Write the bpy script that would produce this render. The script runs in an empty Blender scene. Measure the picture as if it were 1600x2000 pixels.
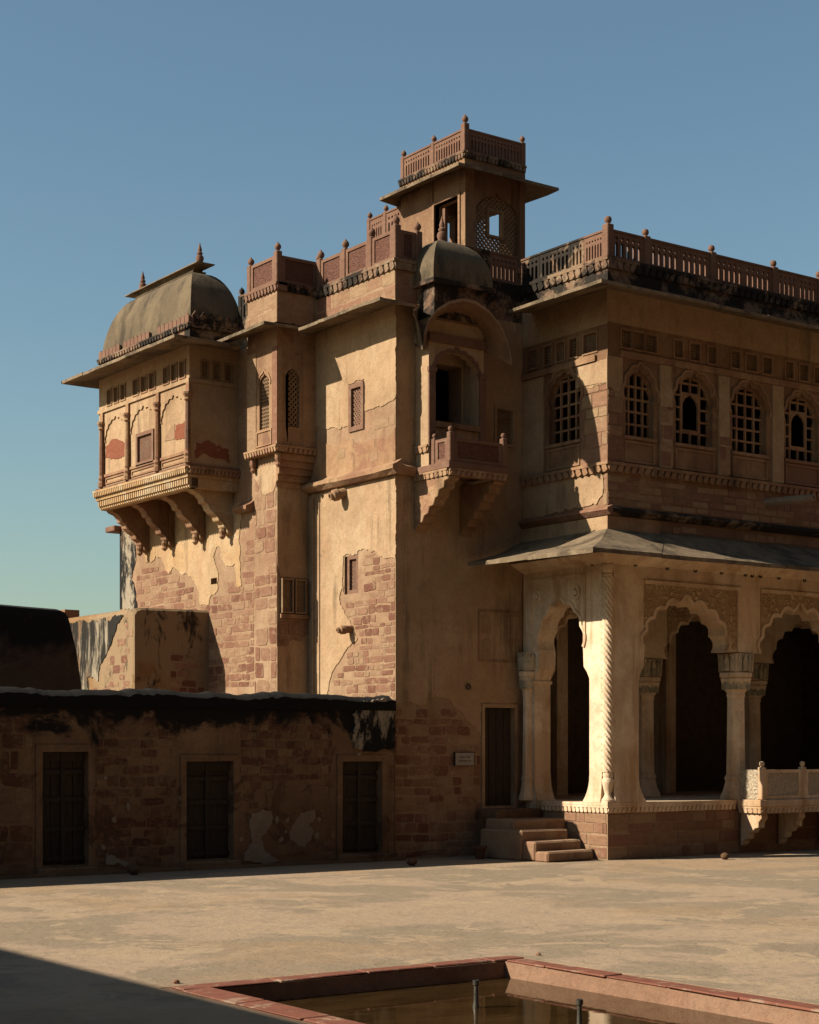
import bpy, bmesh, math, random
from mathutils import Vector, Matrix
from mathutils.geometry import tessellate_polygon
R = random.Random(7)
scene = bpy.context.scene

# ------------------------------------------------------------------ camera
F, CX, HY, H = 3316.0, 800.0, 1462.0, 2.05
_n = math.hypot(2390, F)
dL = (-2390 / _n, F / _n); dR = (F / _n, 2390 / _n)
_Y1 = F * H / (1680 - HY); _X1 = (1187 - CX) / F * _Y1
CU = -(_X1 * dR[0] + _Y1 * dR[1]); CV = -(_X1 * dL[0] + _Y1 * dL[1])
cam_d = bpy.data.cameras.new('camera'); cam = bpy.data.objects.new('camera', cam_d)
scene.collection.objects.link(cam)
cam.location = (CU, CV, H)
cam.rotation_euler = (math.pi / 2, 0, -math.asin(dR[1]))
cam_d.sensor_width = 36; cam_d.lens = F / 2000 * 36
cam_d.shift_y = (HY - 1000) / 2000
cam_d.clip_end = 3000
scene.camera = cam

# ------------------------------------------------------------------ world and sun
SUN = Vector((1.40, -0.58, -1.0)).normalized()          # direction the light travels
elev = math.asin(-SUN.z); azim = math.atan2(-SUN.x, -SUN.y)
w = bpy.data.worlds.new('World'); scene.world = w; w.use_nodes = True
nt = w.node_tree; nt.nodes.clear()
sky = nt.nodes.new('ShaderNodeTexSky'); sky.sky_type = 'NISHITA'; sky.sun_disc = False
sky.sun_elevation = elev; sky.sun_rotation = azim
sky.air_density = 1.3; sky.dust_density = 1.0; sky.ozone_density = 0.0; sky.altitude = 200
bg = nt.nodes.new('ShaderNodeBackground'); bg.inputs[1].default_value = 0.05
out = nt.nodes.new('ShaderNodeOutputWorld')
tint = nt.nodes.new('ShaderNodeMix'); tint.data_type = 'RGBA'; tint.blend_type = 'MULTIPLY'; tint.inputs[0].default_value = 1.0
tint.inputs[7].default_value = (0.785, 0.945, 0.985, 1)
nt.links.new(sky.outputs[0], tint.inputs[6]); nt.links.new(tint.outputs[2], bg.inputs[0]); nt.links.new(bg.outputs[0], out.inputs[0])
sd = bpy.data.lights.new('sun', 'SUN'); sd.energy = 5.0; sd.angle = math.radians(0.53); sd.color = (1.0, 0.93, 0.80)
so = bpy.data.objects.new('sun', sd); scene.collection.objects.link(so)
so.rotation_euler = SUN.to_track_quat('-Z', 'Y').to_euler(); so.location = (-40, 20, 40)
vs = scene.view_settings
vs.view_transform = 'Standard'; vs.look = 'None'; vs.exposure = 1.02; vs.gamma = 1.0
scene.cycles.max_bounces = 6; scene.cycles.diffuse_bounces = 4

# ------------------------------------------------------------------ pixel -> place helpers (a pixel gives a direction, a wall or the ground gives the distance)
def P(x, y, u=None, v=None, z=None):
    X = (x - CX) / F; Z = (HY - y) / F
    d = (X * dR[0] + dR[1], X * dL[0] + dL[1], Z)
    t = (u - CU) / d[0] if u is not None else ((v - CV) / d[1] if v is not None else (z - H) / d[2])
    return (CU + t * d[0], CV + t * d[1], H + t * d[2])
def PU(c, pts): return [P(x, y, u=c)[1:] for x, y in pts]                       # -> (v, z) on the plane u = c
def PV(c, pts): return [(lambda p: (p[0], p[2]))(P(x, y, v=c)) for x, y in pts]  # -> (u, z) on the plane v = c
def FU(c): return lambda a, b, d: (c + d, a, b)      # wall facing -u; d goes into the wall
def FV(c): return lambda a, b, d: (a, c + d, b)      # wall facing -v
def FZ(c): return lambda a, b, d: (a, b, c - d)      # lying surface

# ------------------------------------------------------------------ objects
WL = {}
def _props(o, label, cat, group, kind):
    if label: o['label'] = label
    if cat: o['category'] = cat
    if group: o['group'] = group
    if kind: o['kind'] = kind
def thing(name, loc, label, cat, group=None):
    o = bpy.data.objects.new(name, None); scene.collection.objects.link(o)
    o.location = loc; o.empty_display_size = 0.2; WL[o] = Vector(loc)
    _props(o, label, cat, group, None); return o
def link(me, name, loc, parent):
    o = bpy.data.objects.new(name, me); scene.collection.objects.link(o)
    o.location = loc; WL[o] = Vector(loc)
    if parent is not None:
        o.parent = parent
        pm = Matrix.Translation(-WL[parent]); o.matrix_parent_inverse = pm
    return o
class MB:
    def __init__(s): s.v = []; s.f = []
    def add(s, vs, fs):
        k = len(s.v); s.v += [tuple(p) for p in vs]; s.f += [tuple(i + k for i in f) for f in fs]; return s
    def box(s, x0, x1, y0, y1, z0, z1):
        v = [(x, y, z) for z in (z0, z1) for y in (y0, y1) for x in (x0, x1)]
        return s.add(v, [(0, 2, 3, 1), (4, 5, 7, 6), (0, 1, 5, 4), (2, 6, 7, 3), (0, 4, 6, 2), (1, 3, 7, 5)])
    def fbox(s, fr, a0, a1, b0, b1, d0, d1):
        p = fr(a0, b0, d0); q = fr(a1, b1, d1)
        return s.box(min(p[0], q[0]), max(p[0], q[0]), min(p[1], q[1]), max(p[1], q[1]), min(p[2], q[2]), max(p[2], q[2]))
    def plate(s, fr, outer, d0, d1, holes=()):
        polys = [list(outer)] + [list(h) for h in holes]
        flat = [p for q in polys for p in q]; n = len(flat)
        tr = tessellate_polygon([[Vector((a, b, 0)) for a, b in q] for q in polys])
        vs = [fr(a, b, d0) for a, b in flat] + [fr(a, b, d1) for a, b in flat]
        fs = [tuple(t) for t in tr] + [tuple(i + n for i in reversed(t)) for t in tr]
        k = 0
        for q in polys:
            m = len(q)
            for i in range(m):
                j = (i + 1) % m; fs.append((k + i, k + j, k + j + n, k + i + n))
            k += m
        return s.add(vs, fs)
    def bar(s, fr, p, q, wd, d0, d1):                # straight strip between two points of a face
        ax, ay = q[0] - p[0], q[1] - p[1]; L = math.hypot(ax, ay) or 1e-6
        nx, ny = -ay / L * wd / 2, ax / L * wd / 2
        return s.plate(fr, [(p[0] - nx, p[1] - ny), (q[0] - nx, q[1] - ny), (q[0] + nx, q[1] + ny), (p[0] + nx, p[1] + ny)], d0, d1)
    def band(s, fr, pts, wd, d0, d1, closed=False):   # strip following a polyline, in one piece
        n = len(pts); vs = []; fs = []
        for i in range(n):
            a = pts[i - 1] if (i or closed) else pts[i]; b = pts[(i + 1) % n] if (i < n - 1 or closed) else pts[i]
            tx, ty = b[0] - a[0], b[1] - a[1]; L = math.hypot(tx, ty) or 1e-6
            nx, ny = -ty / L * wd / 2, tx / L * wd / 2
            x, y = pts[i]
            vs += [fr(x - nx, y - ny, d0), fr(x + nx, y + ny, d0), fr(x + nx, y + ny, d1), fr(x - nx, y - ny, d1)]
        for i in range(n if closed else n - 1):
            p, q = 4 * i, 4 * ((i + 1) % n)
            for k in range(4): fs.append((p + k, q + k, q + (k + 1) % 4, p + (k + 1) % 4))
        if not closed: fs += [(0, 1, 2, 3), (4 * n - 1, 4 * n - 2, 4 * n - 3, 4 * n - 4)]
        return s.add(vs, fs)
    def lathe(s, c, prof, n=10, rot=0.0, sq=False):   # prof: (radius, z) from bottom to top
        vs = []; fs = []
        for r, z in prof:
            for i in range(n):
                t = rot + 2 * math.pi * i / n
                vs.append((c[0] + r * math.cos(t), c[1] + r * math.sin(t), c[2] + z))
        for j in range(len(prof) - 1):
            for i in range(n):
                k = (i + 1) % n; fs.append((j * n + i, j * n + k, (j + 1) * n + k, (j + 1) * n + i))
        fs.append(tuple(range(n - 1, -1, -1))); fs.append(tuple((len(prof) - 1) * n + i for i in range(n)))
        return s.add(vs, fs)
    def rings(s, rings, cap=True):                     # loft of equal-length closed loops
        n = len(rings[0]); vs = [p for r in rings for p in r]; fs = []
        for j in range(len(rings) - 1):
            for i in range(n):
                k = (i + 1) % n; fs.append((j * n + i, j * n + k, (j + 1) * n + k, (j + 1) * n + i))
        if cap: fs.append(tuple(range(n - 1, -1, -1))); fs.append(tuple((len(rings) - 1) * n + i for i in range(n)))
        return s.add(vs, fs)
    def sheet(s, rows):                                # grid of points, open surface
        m = len(rows[0]); vs = [p for r in rows for p in r]
        return s.add(vs, [(j * m + i, j * m + i + 1, (j + 1) * m + i + 1, (j + 1) * m + i) for j in range(len(rows) - 1) for i in range(m - 1)])
    def slab(s, rows, th):                             # thick version of sheet; th = offset vector downwards
        m = len(rows[0]); n = len(rows); k = m * n
        top = [p for r in rows for p in r]; bot = [(p[0], p[1], p[2] - th) for p in top]
        fs = []
        for j in range(n - 1):
            for i in range(m - 1):
                a, b, c, d = j * m + i, j * m + i + 1, (j + 1) * m + i + 1, (j + 1) * m + i
                fs += [(a, b, c, d), (d + k, c + k, b + k, a + k)]
        for i in range(m - 1):
            fs.append((i + 1, i, i + k, i + 1 + k)); q = (n - 1) * m + i; fs.append((q, q + 1, q + 1 + k, q + k))
        for j in range(n - 1):
            fs.append((j * m, (j + 1) * m, (j + 1) * m + k, j * m + k)); q = j * m + m - 1; fs.append((q + m, q, q + k, q + m + k))
        return s.add(top + bot, fs)
    def build(s, name, mat, parent=None, smooth=False, bevel=0.0, label=None, cat=None, group=None, kind=None, jit=0.0):
        xs, ys, zs = zip(*s.v)
        c = Vector(((min(xs) + max(xs)) / 2, (min(ys) + max(ys)) / 2, min(zs) if parent is None else (min(zs) + max(zs)) / 2))
        me = bpy.data.meshes.new(name)
        jr = (lambda: R.uniform(-jit, jit)) if jit else (lambda: 0.0)
        me.from_pydata([(x - c.x + jr(), y - c.y + jr(), z - c.z + jr()) for x, y, z in s.v], [], s.f)
        bm = bmesh.new(); bm.from_mesh(me)
        bmesh.ops.recalc_face_normals(bm, faces=bm.faces)
        if bevel:
            es = [e for e in bm.edges if len(e.link_faces) == 2 and e.calc_face_angle(0) > 0.6]
            bmesh.ops.bevel(bm, geom=es, offset=bevel, segments=1, affect='EDGES', clamp_overlap=True)
        if smooth:
            for f in bm.faces: f.smooth = True
            for e in bm.edges:
                if len(e.link_faces) == 2 and e.calc_face_angle(0) > 0.7: e.smooth = False
        bm.to_mesh(me); bm.free()
        me.materials.append(mat)
        o = link(me, name, c, parent); _props(o, label, cat, group, kind); return o

def rough(pts, lims, amp=0.03, step=0.10, eps=0.012):
    """broken plaster edge: straight along the limits of the wall, ragged elsewhere (midpoint displacement)"""
    a0, a1, b0, b1 = lims; res = []
    def on(p): return [abs(p[0] - a0) < eps, abs(p[0] - a1) < eps, abs(p[1] - b0) < eps, abs(p[1] - b1) < eps]
    def split(p, q, lvl):
        L = math.dist(p, q)
        if L < .05 or lvl > 6: return [p]
        nx, ny = -(q[1] - p[1]) / L, (q[0] - p[0]) / L
        t = R.uniform(.35, .65); j = R.gauss(0, 1) * min(L * .11, amp * 2.2)
        m = (min(max(p[0] + (q[0] - p[0]) * t + nx * j, a0), a1), min(max(p[1] + (q[1] - p[1]) * t + ny * j, b0), b1))
        return split(p, m, lvl + 1) + split(m, q, lvl + 1)
    n = len(pts)
    for i in range(n):
        p, q = pts[i], pts[(i + 1) % n]
        if any(x and y for x, y in zip(on(p), on(q))): res.append(p)
        else: res += split(p, q, 0)
    out_ = []
    for p in res:
        if not out_ or math.dist(p, out_[-1]) > .004: out_.append(p)
    return out_
def inside(p, poly):
    x, y = p; c = False; n = len(poly); j = n - 1
    for i in range(n):
        (xi, yi), (xj, yj) = poly[i], poly[j]
        if (yi > y) != (yj > y) and x < (xj - xi) * (y - yi) / (yj - yi) + xi: c = not c
        j = i
    return c
def rect(a0, a1, b0, b1): return [(a0, b0), (a1, b0), (a1, b1), (a0, b1)]

# ------------------------------------------------------------------ materials
class NB:
    def __init__(s, name, k=.46, w=(.925, .81)):
        s.k = k; s.w = w; s.m = bpy.data.materials.new(name); s.m.use_nodes = True; s.t = s.m.node_tree
        s.b = s.t.nodes['Principled BSDF']; s.pos = s.n('ShaderNodeNewGeometry').outputs['Position']
    def n(s, k, **kw):
        o = s.t.nodes.new(k)
        for a, b in kw.items(): setattr(o, a, b)
        return o
    def L(s, a, b): s.t.links.new(a, b)
    def scaled(s, sc):
        m = s.n('ShaderNodeMapping'); m.inputs['Scale'].default_value = sc; s.L(s.pos, m.inputs['Vector']); return m.outputs[0]
    def noise(s, scale, detail=6, rgh=.6, sc=None, dist=0.0):
        q = s.n('ShaderNodeTexNoise'); q.inputs['Scale'].default_value = scale; q.inputs['Detail'].default_value = detail
        q.inputs['Roughness'].default_value = rgh; q.inputs['Distortion'].default_value = dist
        s.L(s.scaled(sc) if sc else s.pos, q.inputs['Vector']); return q.outputs['Fac']
    def vor(s, scale, feature='DISTANCE_TO_EDGE', sc=None, rnd=1.0, wob=.35):
        q = s.n('ShaderNodeTexVoronoi', feature=feature); q.inputs['Scale'].default_value = scale
        q.inputs['Randomness'].default_value = rnd
        src = s.scaled(sc) if sc else s.pos
        nz = s.n('ShaderNodeTexNoise'); nz.inputs['Scale'].default_value = scale * 2.2; nz.inputs['Detail'].default_value = 6; s.L(src, nz.inputs['Vector'])
        ma = s.n('ShaderNodeVectorMath', operation='MULTIPLY_ADD'); ma.inputs[1].default_value = (wob / scale,) * 3
        s.L(nz.outputs['Color'], ma.inputs[0]); s.L(src, ma.inputs[2]); s.L(ma.outputs[0], q.inputs['Vector']); return q.outputs[0]
    def ramp(s, fac, lo, hi, a=0.0, b=1.0):
        r = s.n('ShaderNodeMapRange'); r.inputs[1].default_value = lo; r.inputs[2].default_value = hi
        r.inputs[3].default_value = a; r.inputs[4].default_value = b; r.interpolation_type = 'SMOOTHSTEP'
        s.L(fac, r.inputs[0]); return r.outputs[0]
    def mix(s, f, a, b):
        m = s.n('ShaderNodeMix', data_type='RGBA')
        for i, x in ((0, f), (6, a), (7, b)):
            if isinstance(x, (tuple, list)): m.inputs[i].default_value = (x[0] * s.k, x[1] * s.k * s.w[0], x[2] * s.k * s.w[1], 1)
            elif isinstance(x, (int, float)): m.inputs[i].default_value = x
            else: s.L(x, m.inputs[i])
        return m.outputs[2]
    def math(s, op, a, b=0.0):
        m = s.n('ShaderNodeMath', operation=op)
        for i, x in ((0, a), (1, b)):
            if isinstance(x, (int, float)): m.inputs[i].default_value = x
            else: s.L(x, m.inputs[i])
        return m.outputs[0]
    def done(s, col, rgh=.9, bumps=(), spec=.2):
        if isinstance(col, tuple): s.b.inputs['Base Color'].default_value = (col[0] * s.k, col[1] * s.k * s.w[0], col[2] * s.k * s.w[1], 1)
        else: s.L(col, s.b.inputs['Base Color'])
        if isinstance(rgh, (int, float)): s.b.inputs['Roughness'].default_value = rgh
        else: s.L(rgh, s.b.inputs['Roughness'])
        s.b.inputs['Specular IOR Level'].default_value = spec
        prev = None
        for h, st, ds in bumps:
            bp = s.n('ShaderNodeBump'); bp.inputs['Strength'].default_value = st; bp.inputs['Distance'].default_value = ds
            s.L(h, bp.inputs['Height'])
            if prev is not None: s.L(prev, bp.inputs['Normal'])
            prev = bp.outputs[0]
        if prev is not None: s.L(prev, s.b.inputs['Normal'])
        return s.m

def plaster(name, c, c2, stain=(.14, .085, .05), st=(.50, .66), streak=.35, crack=0.5, blot=None, k=.46, grime=.5, top=None, bl=(.55, .60)):
    k = NB(name, k); d = lambda q, f: tuple(x * f for x in q)
    col = k.mix(k.ramp(k.noise(.55, 6, .62), .40, .60), c, c2)
    col = k.mix(k.ramp(k.noise(1.2, 9, .68, dist=.9), .515, .55, 0, .45), col, (c[0] * .92, c[1] * .78, c[2] * .76))
    col = k.mix(k.ramp(k.noise(.40, 8, .70, dist=.6), .44, .60, 0, grime), col, (c2[0] * .55, c2[1] * .47, c2[2] * .42))
    col = k.mix(k.ramp(k.noise(3.4, 9, .76), .44, .64, 0, .55), col, (c[0] * .66, c[1] * .58, c[2] * .52))
    col = k.mix(k.ramp(k.noise(15, 7, .76), .47, .66, 0, .5), col, d(c, .62))
    col = k.mix(k.ramp(k.noise(38, 5, .7), .50, .72, 0, .45), col, tuple(min(1, x * 1.22) for x in c))
    if blot: col = k.mix(k.ramp(k.noise(1.1, 9, .70, dist=.7), bl[0], bl[1], 0, .85), col, blot)
    sk = k.ramp(k.noise(2.6, 8, .70, sc=(1, 1, .09)), st[0], st[1], 0, streak)
    col = k.mix(k.math('MULTIPLY', sk, k.ramp(k.noise(.7, 5), .38, .58)), col, stain)
    col = k.mix(k.ramp(k.noise(70, 3, .6), .62, .70, 0, .6), col, d(stain, .7))
    cr = k.math('MULTIPLY', k.ramp(k.vor(.8, wob=.9), 0, .008, crack, 0), k.ramp(k.noise(.9, 3), .54, .64))
    col = k.mix(cr, col, d(stain, .6))
    if top: col = top(k, col)
    return k.done(col, .93, ((k.noise(1.1, 5, .6), .35, .14), (k.noise(6, 7, .70), .5, .035), (k.noise(34, 6, .74), .55, .012)))
def black_top(z0, soft=.16, amp=1.5):
    """black algae grown down from the wall head with a ragged edge"""
    def f(k, col):
        sp = k.n('ShaderNodeSeparateXYZ'); k.L(k.pos, sp.inputs[0])
        h = k.math('ADD', sp.outputs[2], k.math('MULTIPLY', k.math('SUBTRACT', k.noise(.85, 9, .68, dist=.6), .5), amp))
        m = k.ramp(h, z0 - soft, z0 + soft)
        gap = k.ramp(k.noise(3.2, 9, .76), .60, .70, 1, .25)
        return k.mix(k.math('MULTIPLY', m, gap), col, (.020, .016, .013))
    return f
def stone(name, cols, mortar, smear=(.46, .62, .75), dark=None, dk=(.6, .7, .8), obj=True, top=None, k=.46):
    k = NB(name, k)
    rnd = k.n('ShaderNodeObjectInfo').outputs['Random'] if obj else k.noise(.7, 2)
    cr = k.n('ShaderNodeValToRGB'); e = cr.color_ramp.elements
    while len(e) < len(cols): e.new(.5)
    for i, c in enumerate(cols): e[i].position = i / (len(cols) - 1) * .96; e[i].color = (c[0] * k.k, c[1] * k.k * k.w[0], c[2] * k.k * k.w[1], 1)
    if not obj: rnd = k.ramp(rnd, .3, .7)
    k.L(rnd, cr.inputs[0]); col = cr.outputs[0]
    band = k.ramp(k.noise(4.5, 6, .65, sc=(1, 1, 3.2)), .35, .75, 0, .45)
    col = k.mix(band, col, tuple(x * .62 for x in cols[0]))
    col = k.mix(k.ramp(k.noise(5.5, 8, .72), smear[0], smear[1], 0, smear[2]), col, mortar)
    col = k.mix(k.ramp(k.noise(45, 3, .6), .55, .8, 0, .4), col, tuple(min(1, x * 1.35) for x in cols[-1]))
    if dark: col = k.mix(k.ramp(k.noise(1.3, 8, .72, dist=.4), dk[0], dk[1], 0, dk[2]), col, dark)
    if top: col = top(k, col)
    return k.done(col, .92, ((k.noise(7, 7, .7), .6, .035), (k.noise(45, 6, .72), .5, .010)))

M = {}
M['plaster'] = plaster('ochre_plaster', (.725, .53, .345), (.68, .465, .285), streak=.6, grime=.40)
M['plaster_pale'] = plaster('pale_stained_plaster', (.78, .57, .36), (.74, .48, .24), streak=.4, blot=(.78, .63, .44), grime=.25)
M['plaster_tan'] = plaster('thin_tan_plaster', (.62, .405, .245), (.53, .32, .195), streak=.75, blot=(.42, .22, .145), grime=.75, bl=(.53, .57))
M['plaster_worn'] = plaster('worn_brown_plaster', (.53, .345, .21), (.42, .25, .155), streak=.85, blot=(.32, .175, .115), grime=.8, bl=(.52, .56))
M['stucco'] = plaster('ivory_stucco', (.66, .55, .42), (.58, .44, .31), stain=(.30, .17, .08), st=(.46, .64), streak=.75, crack=.25, k=.96, grime=.6)
M['mortar'] = plaster('lime_mortar', (.60, .42, .275), (.52, .335, .215), streak=.35, blot=(.43, .25, .165), grime=.35)
M['mortar_dark'] = plaster('old_dark_mortar', (.42, .275, .165), (.34, .21, .125), streak=.5, blot=(.15, .085, .05), grime=.6, top=black_top(2.42, .16, 2.9))
M['parapet'] = plaster('stained_parapet_render', (.26, .165, .10), (.20, .12, .075), streak=.5, blot=(.13, .075, .05), grime=.6, top=black_top(3.75, .2, 1.6))
M['mortar_old'] = plaster('old_render', (.30, .185, .105), (.22, .13, .075), streak=.5, blot=(.15, .085, .05), grime=.6)
M['stone'] = stone('red_sandstone_rubble', [(.25, .105, .068), (.34, .165, .108), (.42, .235, .155), (.50, .33, .21)], (.55, .385, .25), smear=(.5, .66, .7))
M['stone_dark'] = stone('dark_rubble', [(.14, .058, .036), (.19, .088, .052), (.24, .125, .072), (.40, .265, .155)], (.34, .21, .125), dark=(.035, .024, .018), top=black_top(2.42, .16, 2.9))
M['ashlar'] = stone('sandstone_ashlar', [(.34, .165, .11), (.41, .22, .145), (.47, .29, .18), (.52, .36, .22)], (.5, .36, .23), smear=(.52, .68, .6))
M['red'] = stone('carved_red_sandstone', [(.29, .155, .108), (.35, .20, .14)], (.40, .27, .19), smear=(.5, .7, .5), dark=(.10, .06, .042), dk=(.56, .7, .55), obj=False)
M['red_dark'] = stone('red_sandstone_lichen', [(.24, .125, .085), (.34, .20, .13)], (.36, .25, .16), dark=(.022, .018, .014), dk=(.44, .54, .95), obj=False)
M['frieze'] = stone('lichen_frieze', [(.30, .17, .115), (.42, .28, .18)], (.46, .35, .24), dark=(.02, .017, .013), dk=(.42, .53, .95), obj=False)
M['eave'] = stone('weathered_eave_slab', [(.30, .22, .145), (.37, .275, .18)], (.43, .335, .235), dark=(.10, .075, .05), dk=(.46, .62, .8), obj=False)
M['lattice'] = stone('lattice_stone', [(.30, .16, .11), (.34, .19, .13)], (.36, .24, .17), obj=False)
M['lattice_tan'] = stone('tan_lattice_stone', [(.36, .225, .135), (.42, .27, .165)], (.45, .33, .2), obj=False)
def dome_mat():
    k = NB('lichened_dome')
    col = k.mix(k.ramp(k.noise(1.4, 6, .65), .35, .66), (.19, .145, .093), (.29, .22, .14))
    col = k.mix(k.ramp(k.noise(2.2, 7, .7, sc=(1, 1, .25)), .45, .66, 0, .85), col, (.062, .048, .032))
    col = k.mix(k.ramp(k.noise(28, 5, .7), .45, .75, 0, .6), col, (.10, .085, .06))
    return k.done(col, .95, ((k.noise(5, 6, .65), .4, .04), (k.noise(40, 5, .7), .5, .012)))
M['dome'] = dome_mat()
def lichen(name, white, black, lo, hi, sc=(1, 1, .45), base=(.30, .19, .11), blo=.5, bhi=.6, crk=.6):
    k = NB(name)
    col = k.mix(k.ramp(k.noise(.8, 6, .6), blo, bhi), white, base)
    n = k.noise(2.4, 9, .74, sc=sc, dist=.3)
    col = k.mix(k.ramp(n, lo, hi), black, col)
    col = k.mix(k.math('MULTIPLY', k.ramp(k.vor(2.6, wob=.8), 0, .02, crk, 0), k.ramp(k.noise(1.1, 3), .5, .6)), col, (.06, .04, .03))
    return k.done(col, .95, ((k.noise(6, 7, .7), .5, .04), (k.noise(45, 5, .7), .5, .01)))
M['black_plaster'] = lichen('black_lichen_plaster', (.26, .19, .13), (.013, .011, .009), .64, .80, crk=0)
M['mottled_plaster'] = lichen('mottled_lichen_plaster', (.50, .43, .34), (.016, .014, .012), .47, .56)
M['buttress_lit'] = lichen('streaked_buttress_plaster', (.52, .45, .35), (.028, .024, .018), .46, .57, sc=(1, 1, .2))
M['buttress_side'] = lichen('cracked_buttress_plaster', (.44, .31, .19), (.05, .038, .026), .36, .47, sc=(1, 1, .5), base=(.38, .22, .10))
M['whitewash'] = plaster('flaking_whitewash', (.50, .43, .35), (.42, .34, .26), streak=.2, k=.52)
def simple(name, c, rgh=.8, var=.35, sc=8, spec=.3, metal=0.0, k=.46):
    k = NB(name, k); col = k.mix(k.ramp(k.noise(sc, 6, .65), .3, .7), c, tuple(x * (1 - var) for x in c))
    k.b.inputs['Metallic'].default_value = metal
    return k.done(col, rgh, ((k.noise(sc * 5, 5, .6), .25, .006),), spec)
M['redpaint'] = stone('exposed_red_wash', [(.34, .10, .055), (.40, .15, .08)], (.5, .3, .17), smear=(.58, .66, .7), obj=False)
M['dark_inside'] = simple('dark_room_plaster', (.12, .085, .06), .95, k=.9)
M['iron'] = simple('rusty_iron', (.05, .035, .028), .6, spec=.4)
M['pipe'] = simple('weathered_bronze', (.16, .15, .125), .45, .4, 20, .5, .6)
M['terracotta'] = simple('terracotta', (.26, .12, .07), .85)
M['sign'] = simple('sign_board', (.50, .44, .40), .6, .15)
M['signtext'] = simple('sign_lettering', (.07, .05, .05), .7)
M['green'] = stone('green_painted_lotus', [(.26, .27, .20), (.48, .41, .31)], (.56, .47, .35), smear=(.46, .58, .85), obj=False, k=.75)
def wood():
    k = NB('old_door_wood')
    col = k.mix(k.ramp(k.noise(14, 6, .7, sc=(3, 3, .25)), .35, .7), (.045, .030, .02), (.085, .06, .04))
    return k.done(col, .8, ((k.noise(22, 5, .7, sc=(3, 3, .2)), .5, .01),), .25)
M['wood'] = wood()
def carved(name, c, deep, scale, k=.46):
    k = NB(name, k)
    v = k.vor(scale, 'SMOOTH_F1'); q = k.noise(scale * .55, 3, .5, dist=3.2)
    h = k.math('MULTIPLY', k.ramp(q, .42, .52), k.ramp(v, .12, .5, 1, .2))
    col = k.mix(h, deep, c)
    col = k.mix(k.ramp(k.noise(2, 5, .6), .4, .7, 0, .5), col, tuple(x * .75 for x in c))
    return k.done(col, .9, ((h, .9, .035),))
M['carved'] = carved('carved_scroll_stucco', (.60, .45, .29), (.30, .185, .10), 11, .85)
M['carved_red'] = carved('pecked_red_panel', (.295, .14, .098), (.23, .105, .075), 26)
M['carved_marble'] = carved('carved_pale_panel', (.56, .49, .39), (.42, .34, .25), 20, .8)
def ground_mat():
    k = NB('lime_courtyard', .60)
    n = k.noise(.36, 10, .66, sc=(1, 1.15, 1), dist=.45)
    col = k.mix(k.ramp(n, .465, .545), (.345, .275, .205), (.475, .36, .265))
    col = k.mix(k.ramp(k.noise(.8, 9, .68, dist=.7), .55, .58, 0, .85), col, (.52, .395, .275))
    col = k.mix(k.ramp(k.noise(.21, 6, .62), .5, .6, 0, .6), col, (.45, .315, .20))
    col = k.mix(k.ramp(k.noise(1.7, 9, .72, dist=.5), .54, .66, 0, .4), col, (.28, .22, .16))
    col = k.mix(k.ramp(k.noise(8, 8, .75), .48, .76, 0, .6), col, (.24, .185, .125))
    col = k.mix(k.ramp(k.noise(30, 5, .7), .54, .78, 0, .55), col, (.20, .155, .105))
    col = k.mix(k.ramp(k.noise(85, 3, .6), .55, .8, 0, .45), col, (.60, .48, .34))
    cr = k.math('MULTIPLY', k.ramp(k.vor(.35, wob=.7), 0, .004, .7, 0), k.ramp(k.noise(.3, 3), .52, .6))
    col = k.mix(cr, col, (.16, .12, .085))
    return k.done(col, .95, ((k.noise(1.2, 8, .66), .7, .07), (k.noise(9, 8, .74), .6, .025), (k.noise(60, 5, .7), .5, .006)), .12)
M['ground'] = ground_mat()
def kerb_mat():
    k = NB('red_oxide_kerb', .5)
    col = k.mix(k.ramp(k.noise(5, 6, .7, sc=(1, 1, 1)), .35, .7), (.33, .115, .065), (.25, .085, .05))
    col = k.mix(k.ramp(k.noise(3.1, 8, .75), .52, .64, 0, .9), col, (.50, .36, .26))
    return k.done(col, .75, ((k.noise(14, 6, .7), .4, .015),), .3)
M['kerb'] = kerb_mat()
M['poolwall'] = plaster('pink_pool_render', (.50, .31, .215), (.44, .26, .175), streak=.2, crack=0)
def water_mat():
    k = NB('murky_pool_water', .22)
    col = k.mix(k.ramp(k.noise(1.2, 7, .7, sc=(1, 2.2, 1), dist=.6), .38, .68), (.095, .052, .018), (.17, .10, .04))
    k.b.inputs['IOR'].default_value = 1.33
    return k.done(col, .04, ((k.noise(5, 3, .5, sc=(1, 2, 1)), .05, .01),), .5)
M['water'] = water_mat()
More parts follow.
